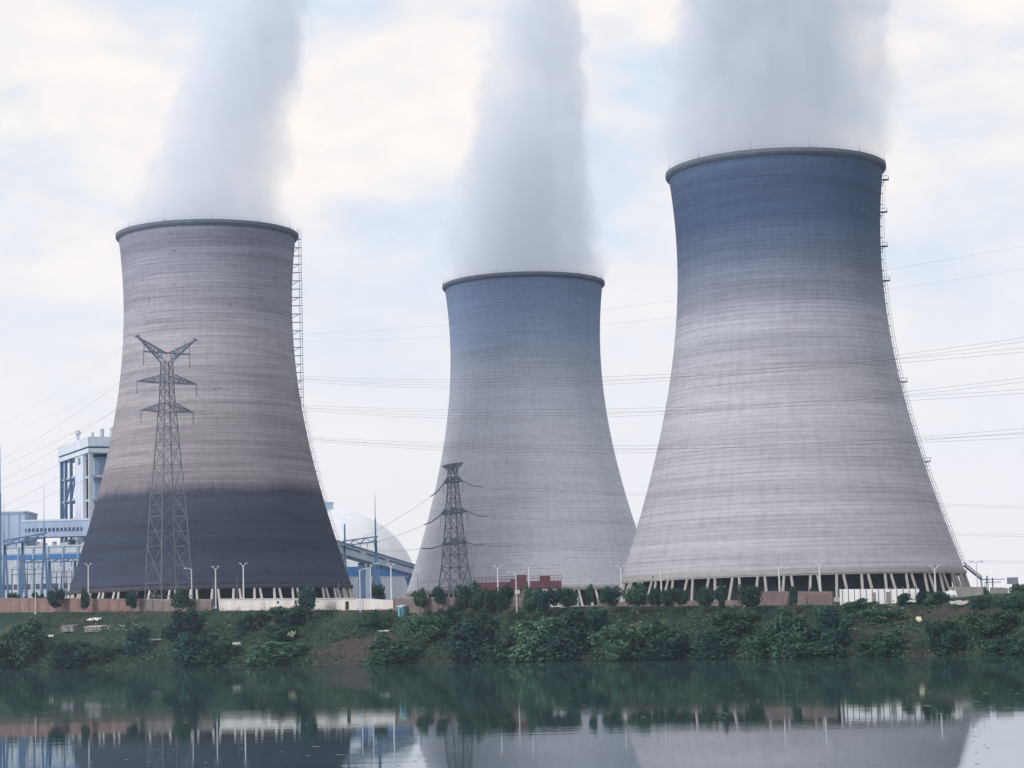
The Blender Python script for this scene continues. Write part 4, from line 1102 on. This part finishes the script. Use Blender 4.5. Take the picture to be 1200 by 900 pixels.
for k, (px, ytop, s, lab) in enumerate(LAMPS):
    p = at_s(px, ytop, s); gz = terrain(p.x, p.y, False); h = p.z - gz - .8
    r = y_lamp_proto(h); r.location = (p.x, p.y, gz); r.rotation_euler = (0, 0, -.25 + .1 * (k % 3)); tag(r, lab, 'street lamp', 'white Y-headed lamps')
    if px == 774:
        arm = MB().beam((0, 0, h * .62), (-1.9, 0, h * .70), .14).build('floodlight_arm', LAMPW, r); MB().box((-2.1, 0, h * .72), (.7, .5, .5)).build('floodlight', STEEL_D, arm)
def curved_lamp(px, ytop, s, side, lab, cat='street lamp'):
    p = at_s(px, ytop, s); gz = terrain(p.x, p.y, False); h = p.z - gz
    r = thing('street_lamp', lab, cat, (p.x, p.y, gz), 0, 'single arm street lamps')
    MB().beam((0, 0, 0), (0, 0, h), .42, .26, 8).build('pole', LAMPW, r)
    arm = MB().path([(0, 0, h - .3), (side * .5, 0, h + .1), (side * 1.1, 0, h + .35), (side * 1.9, 0, h + .4)], .18, 6).build('arm', LAMPW, r)
    MB().box((side * 2.1, 0, h + .36), (1.0, .42, .2)).build('lamp_head', LAMPW, arm)
curved_lamp(224.5, 667, 40, -1, 'slim single-arm street lamp at the right leg of the tall pylon')
curved_lamp(421.5, 668, 34, 1, 'single-arm street lamp before the conveyor\'s first dark leg')
curved_lamp(604.5, 672, 33, -1, 'single-arm street lamp among the round street trees')
curved_lamp(434, 662, 44, 1, 'single-arm street lamp before the conveyor\'s pale leg')
curved_lamp(838, 689, 48, 1, 'short curved lamp under the left columns of the biggest tower')
p = at(1144, 659, 690); gz = gz_at(p.x, 690); r = thing('street_lamp', 'thin double-arm street lamp right of the staircase at the sky', 'street lamp', (p.x, 690, gz))
h = p.z - gz; MB().beam((0, 0, 0), (0, 0, h), .3, .2, 6).build('pole', STEEL_L, r)
for sx in (-1, 1):
    arm = MB().path([(0, 0, h - .1), (sx * .8, 0, h + .2), (sx * 1.4, 0, h + .25)], .16, 5).build('arm', STEEL_L, r); MB().box((sx * 1.7, 0, h + .24), (.9, .4, .2)).build('lamp_head', STEEL_D, arm)
def post(px, ytop, s, w, lab, mat=LAMPW):
    p = at_s(px, ytop, s); gz = terrain(p.x, p.y, False); h = p.z - gz
    r = thing('bare_post', lab, 'post', (p.x, p.y, gz), 0, 'thin bare posts')
    MB().beam((0, 0, 0), (0, 0, h), w, w * .6, 8).build('pole', mat, r); MB().box((0, 0, .2), (w * 2.5, w * 2.5, .5)).build('base', PALE_CON, r)
post(41.5, 673, 34, .34, 'thin white post standing before the red brick wall')
post(118.5, 680, 44, .3, 'thin grey post right of the tall lamp at the dark tower base', STEEL_L)
post(81.5, 665, 48, .5, 'pale post at the left edge of the dark tower base')
post(250, 679, 43, .26, 'grey post touching the lamp at the shed\'s left end', STEEL_D)
post(277.5, 674, 43, .26, 'grey post between the two lamps at the shed', STEEL_D)
post(397, 681, 46, .3, 'thin grey post before the rightmost columns of the dark tower', STEEL_D)
post(489.5, 674, 46, .34, 'dark thin post before the farthest tower\'s left edge', STEEL_D)
# far antenna-like masts at right
p = at(1186.5, 677, 760); gz = gz_at(p.x, 760); r = thing('cabinet_mast', 'small distant box on a short mast at the far right skyline', 'mast', (p.x, 760, gz))
h = p.z - gz; MB().beam((0, 0, 0), (0, 0, h - 1.5), .4).build('pole', STEEL_D, r); MB().box((0, 0, h - 1), (3.4, 2, 2.2)).build('cabinet', STEEL_L, r)
p = at(1163, 677, 800); gz = gz_at(p.x, 800); r = thing('crossarm_pole', 'distant utility pole with short crossarms right of the staircase', 'utility pole', (p.x, 800, gz))
h = p.z - gz; MB().beam((0, 0, 0), (0, 0, h), .4).build('pole', STEEL_D, r)
for dz, w in ((.6, 9), (1.6, 6)): MB().beam((-w / 2, 0, h - dz), (w / 2, 0, h - dz), .25).build('crossarm', STEEL_D, r)

# ------------------------------------------------------------------ vegetation
def leaf_mesh(name, lobes, n, size, mat, seed, core=True):
    """many small leaf-clump quads spread through a set of overlapping ellipsoid lobes (cx,cy,cz,rx,ry,rz)"""
    rg = np.random.default_rng(seed)
    w = np.array([l[3] * l[4] + l[3] * l[5] for l in lobes]); w = w / w.sum()
    idx = rg.choice(len(lobes), n, p=w); lo = np.array(lobes)[idx]
    d = rg.normal(size=(n, 3)); d /= np.linalg.norm(d, axis=1)[:, None]
    rr = 1 - np.abs(rg.normal(0, .22, n)); rr = np.clip(rr + .12 * rg.normal(size=n) * (rg.random(n) < .3), .15, 1.25)
    c = lo[:, :3] + d * lo[:, 3:] * rr[:, None]
    nrm = d + rg.normal(0, .55, (n, 3)); nrm[:, 2] += .35; nrm /= np.linalg.norm(nrm, axis=1)[:, None]
    u = np.cross(nrm, rg.normal(size=(n, 3))); u /= np.linalg.norm(u, axis=1)[:, None] + 1e-9; v = np.cross(nrm, u)
    sz = size * (.55 + .9 * rg.random(n))[:, None]; asp = (.45 + .4 * rg.random(n))[:, None]
    bend = nrm * sz * .25
    P = np.stack([c - u * sz - bend, c - v * sz * asp, c + u * sz - bend, c + v * sz * asp], 1).reshape(-1, 3)
    keep = P[:, 2].reshape(-1, 4).min(1) > -.6
    P = P.reshape(-1, 4, 3)[keep].reshape(-1, 3); n = len(P) // 4
    me = bpy.data.meshes.new(name); me.vertices.add(len(P)); me.vertices.foreach_set('co', P.astype(np.float32).ravel())
    me.loops.add(len(P)); me.loops.foreach_set('vertex_index', np.arange(len(P), dtype=np.int32))
    me.polygons.add(n); me.polygons.foreach_set('loop_start', np.arange(0, 4 * n, 4, dtype=np.int32))
    try: me.polygons.foreach_set('loop_total', np.full(n, 4, dtype=np.int32))
    except Exception: pass
    me.update(calc_edges=True); me.materials.append(mat); me.validate(); return me
def lobes_round(rg, k, flat=.85):
    L_ = [(0, 0, .50, .38, .38, .42 * flat)]
    for _ in range(k):
        a = rg.uniform(0, 2 * PI); q = rg.uniform(.15, .36); z = rg.uniform(.22, .82)
        r = rg.uniform(.14, .26); L_.append((q * math.cos(a), q * math.sin(a), z, r, r, r * flat))
    return L_
PR = {}
for kind, mats in (('bush', (LEAF_A, LEAF_B, LEAF_C)), ('crown', (LEAF_B, LEAF_A, LEAF_B))):
    for v in range(3):
        rg = np.random.default_rng(100 * v + (7 if kind == 'bush' else 3))
        if kind == 'bush':
            lb = [(0, 0, .30, .36, .36, .36)]
            for _ in range(19):
                a = rg.uniform(0, 2 * PI); q = rg.uniform(.1, .42); z = rg.uniform(.1, .8) * (1 - .55 * q); r = rg.uniform(.08, .20); lb.append((q * math.cos(a), q * math.sin(a), z, r, r, r * 1.05))
            PR[(kind, v)] = leaf_mesh('foliage', lb, 4200, .034, mats[v], 5 + v)
        else:
            PR[(kind, v)] = leaf_mesh('crown', lobes_round(rg, 11), 2800, .034, mats[v], 50 + v)
PR[('slim', 0)] = leaf_mesh('crown', [(0, 0, .5, .32, .32, .48), (.12, 0, .72, .22, .22, .24), (-.1, .05, .3, .26, .26, .24)], 1500, .05, LEAF_B, 77)
trunk_me = MB().beam((0, 0, -.4), (.0, .02, .55), .10, .07, 7)
for a in (0.3, 2.3, 4.4): trunk_me.beam((0, .02, .45), (.26 * math.cos(a), .26 * math.sin(a), .95), .055, .025, 6)
trunk_me = trunk_me.mesh('trunk', BARK)
def bush(lab, px, ytop, ybot, wpx, v=0, s=None, name='bush', cat='bush', group='bushes on the river bank'):
    p = at_s(px, ybot, s) if s is not None else ground_hit(px, ybot)
    z0 = terrain(p.x, p.y) - .3; D = p.y; top = at(px, ytop, D).z
    h = max(.8, top - z0); w = wpx * D / F_PX * 1.06
    o = link(name, PR[('bush', v)], None, (p.x, p.y, z0)); o.scale = (w, w, h / 1.02); o.rotation_euler = (0, 0, random.uniform(0, 6))
    st = MB()
    return tag(o, lab, cat, group)
def tree(lab, px, ytop, ybot, wpx, v=0, s=None, kind='crown', trunk=.28, group='street trees along the bank top', cat='tree', name='round_tree'):
    if group.startswith('street'): s = s - (6 if px > 530 else 2) if not 640 < px < 700 else s - 3
    p = at_s(px, ybot, s) if s is not None else ground_hit(px, ybot)
    z0 = terrain(p.x, p.y, False) - .1; top = at(px, ytop, p.y).z; h = top - z0; w = wpx * p.y / F_PX * (0.98 if px > 530 else 1.08)
    r = thing(name, lab, cat, (p.x, p.y, z0), random.uniform(0, 6), group)
    tr = link('trunk', trunk_me, r); tr.scale = (max(2.0, w * .42), max(2.0, w * .42), h * (trunk + .15))
    cr_ = link('crown', PR[(kind, v)], r, (0, 0, h * trunk * .75)); ch = h - h * trunk * .75; cr_.scale = (w * 1.08, w * 1.08, ch / .90)
    return r
B_, T_ = bush, tree
B_('huge rounded bush filling the left end of the bank', 24, 713, 782, 72, 0)
B_('low sprawling scrub clump between the huge left bush and bare shrub', 92, 745, 782, 84, 1)
B_('rounded dark shrub standing alone on the grassy left slope', 159, 727, 768, 40, 1)
B_('small leafy bush below the shacks on the left slope', 132, 752, 774, 52, 0)
B_('dense dark clump at the shore left of the tarp', 226, 732, 782, 62, 1)
B_('taller ragged bush over the dense dark clump under the lamp', 218, 707, 748, 50, 1)
B_('dark spreading bush at the water right of the dense clump', 258, 740, 781, 50, 0)
B_('narrow small shrub on the slope left of the white tarp', 283, 726, 748, 17, 1)
B_('clipped looking round low bush above the big shore bush', 334, 728, 752, 50, 1)
B_('big leafy shore bush left of the bare earth scarp', 325, 745, 780, 92, 2)
B_('dark bush mound growing against the front of the cream shed', 345, 705, 733, 62, 1)
B_('low green mound left of the shed\'s dark mound', 298, 711, 735, 46, 0)
B_('bush mound in front of the shed\'s right doors', 437, 709, 740, 44, 0)
B_('leafy shore bush right of the bare earth scarp', 466, 738, 779, 84, 0)
B_('light green tangled bush over the ledge near the teal cabin', 503, 711, 752, 52, 2)
B_('upright leafy bush right of the teal cabin', 520, 704, 735, 40, 0)
B_('big dark domed bush below the round street trees', 552, 711, 780, 78, 1)
B_('shore bush filling under the right flank of the domed bush', 598, 738, 778, 66, 0)
B_('broad green bush under the white huts', 632, 711, 776, 74, 2)
B_('tall dark bush mass left of the brown parapet', 686, 701, 762, 72, 1)
B_('shore bush below the tall dark mass', 668, 735, 777, 72, 1)
B_('feathery green bush at the middle of the right bank', 735, 722, 776, 80, 2)
B_('low wide bush under the lamp with side floodlight', 778, 718, 768, 60, 0)
B_('shore scrub clump below the feathery green bush', 790, 742, 775, 76, 1)
B_('dark hollow looking bush at the shore under the columnar tree', 842, 732, 774, 66, 1)
B_('light green sloping bush below the parapet\'s right end', 862, 708, 744, 62, 2)
B_('green clump right of the sloping bush', 905, 718, 768, 56, 0)
B_('large bush in front of the short brick wall\'s right half', 934, 704, 768, 60, 0)
B_('tall dark bush beside the white hoarding\'s left end', 977, 698, 766, 56, 1)
B_('shore clump below the tall dark bush', 962, 740, 772, 70, 0)
B_('round bush in front of the white hoarding', 1059, 692, 708, 22, 1)
B_('leaning bush covering the hoarding\'s left panels', 1008, 697, 716, 42, 0)
B_('dark mound at the hoarding\'s right end', 1081, 690, 706, 22, 1)
B_('low bush row beneath the hoarding', 1030, 709, 732, 60, 2)
B_('large dark bush on its own above the right shore', 1111, 719, 768, 56, 1)
B_('trailing scrub at the shore left of the lone dark bush', 1035, 730, 768, 62, 0)
B_('grassy scrub mound at the far right of the bank', 1165, 709, 742, 62, 2)
B_('low scrub on the right hill under the cabinet mast', 1190, 693, 716, 40, 0)
B_('dark scrub patch at the far right shore', 1178, 738, 768, 56, 0)
B_('small bush at the top of the right slope by the wall stub', 1148, 697, 712, 30, 1)
B_('tangled grey-green bush at the foot of the grey retaining wall', 1098, 690, 706, 34, 2)
for lab, px, yt, yb, w, v in (('low bushes behind the red brick wall at the far left', 18, 690, 701, 30, 1), ('low bush behind the red brick wall beside the thin post', 47, 688, 701, 26, 0)):
    bush(lab, px, yt, yb, w, v, s=44, group='bushes behind the walls')
for lab, px, yt, yb, w, v, s in (('round tree before the red brick wall, right of the white post', 66, 688, 714, 19, 0, 33), ('narrow two-lobed tree before the red brick wall', 100, 690, 714, 12, 1, 33),
        ('oval tree before the red brick wall\'s right end', 155, 690, 714, 14, 0, 33), ('rounded dark tree left of the cream shed under the slim lamp', 213, 690, 718, 24, 1, 33),
        ('round tree right in front of the cream shed', 360, 686, 713, 24, 0, 28),
        ('small tree left of the short pylon\'s foot', 492, 690, 712, 17, 1, 33), ('slim tree standing at the short pylon\'s left leg', 514, 686, 712, 14, 0, 34),
        ('first round street tree right of the short pylon', 543, 683, 711, 23, 0, 31), ('second round street tree right of the short pylon, its crown highest', 560, 682, 711, 22, 1, 32), ('third round street tree, smaller, under the first maroon lamp', 575, 688, 712, 19, 2, 32),
        ('fourth round street tree, left of the street lamp among the trees', 592, 684, 713, 23, 0, 32), ('round street tree just right of the curved street lamp', 622, 687, 714, 22, 1, 32), ('round street tree before the maroon platform\'s right roof box', 637, 689, 713, 19, 2, 33),
        ('round street tree left of the white huts', 652, 688, 713, 22, 0, 34), ('round street tree over the white huts', 667, 688, 713, 22, 2, 34), ('slender tree above the tall dark bush mass', 691, 685, 712, 12, 1, 36),
        ('full tree left of the lamp between towers', 716, 686, 712, 28, 0, 36), ('wide tree right of the lamp between towers', 746, 684, 711, 34, 1, 36), ('small tree left of the floodlight lamp', 768, 688, 711, 16, 2, 37),
        ('round tree at the foot of the floodlight lamp', 785, 688, 712, 22, 0, 36), ('loose tree right of the floodlight lamp', 799, 689, 710, 18, 2, 38), ('round tree before the second group of right columns', 825, 687, 710, 22, 1, 36),
        ('wide tree left of the short brick wall', 879, 684, 713, 34, 2, 35), ('oval shrub tree against the short brick wall', 930, 685, 706, 13, 0, 35)):
    tree(lab, px, yt, yb, w, v, s)
tree('columnar dark tree before the middle columns of the biggest tower', 846, 684, 711, 11, 0, 35, 'slim', .12, name='columnar_tree')
for lab, px, yt, s, w, v in (('dark tree behind the wall in front of the dome\'s ring wall', 443, 684, 60, 17, 0), ('small tree at the gap right of the dome', 485, 693, 60, 10, 1)):
    tree(lab, px, yt, 703, w, v, s, group='trees behind the walls')
for k, (px, yt, w) in enumerate(((838, 690, 9), (908, 690, 8), (1072, 687, 8), (118, 690, 7), (182, 690, 9), (1020, 689, 9), (952, 688, 8))):
    labs = ('small bushy tree under the biggest tower\'s columns near the columnar tree', 'small tree at the short brick wall beneath the columns', 'small tree before the columns above the hoarding\'s right end', 'small dark tree under the dark tower\'s left columns', 'small dark tree behind the tall pylon\'s feet',
            'small tree behind the hoarding\'s middle panels', 'small tree left of the tallest Y-headed lamp')
    tree(labs[k], px, yt, 703, w, k % 3, 46, group='small trees by the columns')
for k, (px, yt, w, Y) in enumerate(((1152, 687, 12, 640), (1172, 688, 10, 650), (1195, 683, 22, 620))):
    p = at(px, yt, Y); gz = gz_at(p.x, Y); o = link('bush', PR[('bush', k)], None, (p.x, Y, gz - .3)); hh = max(2.5, p.z - gz + .5); o.scale = (w * Y / F_PX * 1.2, w * Y / F_PX * 1.2, hh / .9)
    tag(o, ('small dark bush on the skyline right of the staircase', 'tiny bush on the skyline left of the cabinet mast', 'wide bush on the skyline at the right edge')[k], 'bush', 'bushes on the right skyline')

# ground cover on the bank: one mass of small leaf clumps
def undergrowth(n_cl, per, seed):
    rg = np.random.default_rng(seed); C, Rr = [], []
    while len(C) < n_cl:
        t_ = rg.uniform(-35, 440); s_ = rg.uniform(.2, CREST - 1.5) if rg.random() < .78 else rg.uniform(-.1, 4)
        X, Y = XY(s_, t_)
        if rg.random() < soil_mask(X, Y) * .86: continue
        dn = mnoise.noise(Vector((X * .07, Y * .07, 4.4))) * 1.3 + .62 + (.5 if s_ < 8 else 0)
        if rg.random() > dn: continue
        C.append((X, Y, terrain(X, Y))); Rr.append((.45 + 1.9 * rg.random() ** 2.2) * (1.5 if s_ < 5 else 1.0))
    C = np.array(C); Rr = np.array(Rr)
    c = np.repeat(C, per, 0); r = np.repeat(Rr, per)[:, None]; n = len(c)
    d = rg.normal(size=(n, 3)); d[:, 2] = np.abs(d[:, 2]); d /= np.linalg.norm(d, axis=1)[:, None]
    P = c + d * r * (.5 + .5 * rg.random((n, 1))) * np.array([1.2, 1.2, .8])
    nr = d + rg.normal(0, .6, (n, 3)); nr /= np.linalg.norm(nr, axis=1)[:, None]
    u = np.cross(nr, rg.normal(size=(n, 3))); u /= np.linalg.norm(u, axis=1)[:, None]; v = np.cross(nr, u)
    sz = .26 * (.4 + rg.random((n, 1))); Q = np.stack([P - u * sz, P - v * sz * .5, P + u * sz, P + v * sz * .5], 1).reshape(-1, 3)
    me = bpy.data.meshes.new('undergrowth'); me.vertices.add(len(Q)); me.vertices.foreach_set('co', Q.astype(np.float32).ravel())
    me.loops.add(len(Q)); me.loops.foreach_set('vertex_index', np.arange(len(Q), dtype=np.int32))
    me.polygons.add(n); me.polygons.foreach_set('loop_start', np.arange(0, 4 * n, 4, dtype=np.int32))
    me.update(calc_edges=True); me.materials.append(LEAF_U); me.validate(); return me
tag(link('undergrowth', undergrowth(12500, 20, 3)), 'dense low green undergrowth covering the whole river bank', 'undergrowth', None, 'stuff')

# litter and rubble on the bank, floating bits on the water
rg = np.random.default_rng(21); mb = MB()
for (px, py, n, sp) in ((130, 735, 26, 22), (180, 714, 30, 34), (260, 712, 26, 18), (265, 735, 10, 14), (480, 713, 22, 30), (690, 723, 9, 18), (735, 726, 8, 14), (700, 712, 10, 20), (870, 712, 6, 16), (1050, 712, 12, 26), (1000, 735, 5, 40), (150, 750, 8, 40)):
    for _ in range(n):
        p = ground_hit(px + rg.normal(0, sp), py + rg.normal(0, 2.5)); s_ = rg.uniform(.12, .42)
        mb.box((p.x, p.y, terrain(p.x, p.y) + s_ * .5), (s_ * rg.uniform(.8, 2.2), s_ * rg.uniform(.6, 1.5), s_ * .8), rg.uniform(0, 3))
tag(mb.build('rubble', RUB), 'scattered pale rubble and litter on the river bank', 'rubble', None, 'stuff')
mb = MB()
for _ in range(800):
    py = 786 + 112 * rg.random() ** 1.3; px = rg.uniform(-20, 1220)
    if rg.random() > .35 + .9 * max(0, mnoise.noise(Vector((px * .011, py * .03, 2)))): continue
    d = ray(px, py)
    if d.z > -.004: continue
    lam = -EYE / d.z; p = CAMP + d * lam
    s_, t_ = ST(p.x, p.y)
    if s_ > -3: continue
    w = rg.uniform(.02, .085) * (1 + .7 * (rg.random() < .1)); mb.box((p.x, p.y, .008), (w * rg.uniform(2, 6), w, .016), rg.uniform(-.3, .3))
tag(mb.build('floating_litter', SCUM), 'small pale bits of litter floating on the river', 'litter', None, 'stuff')
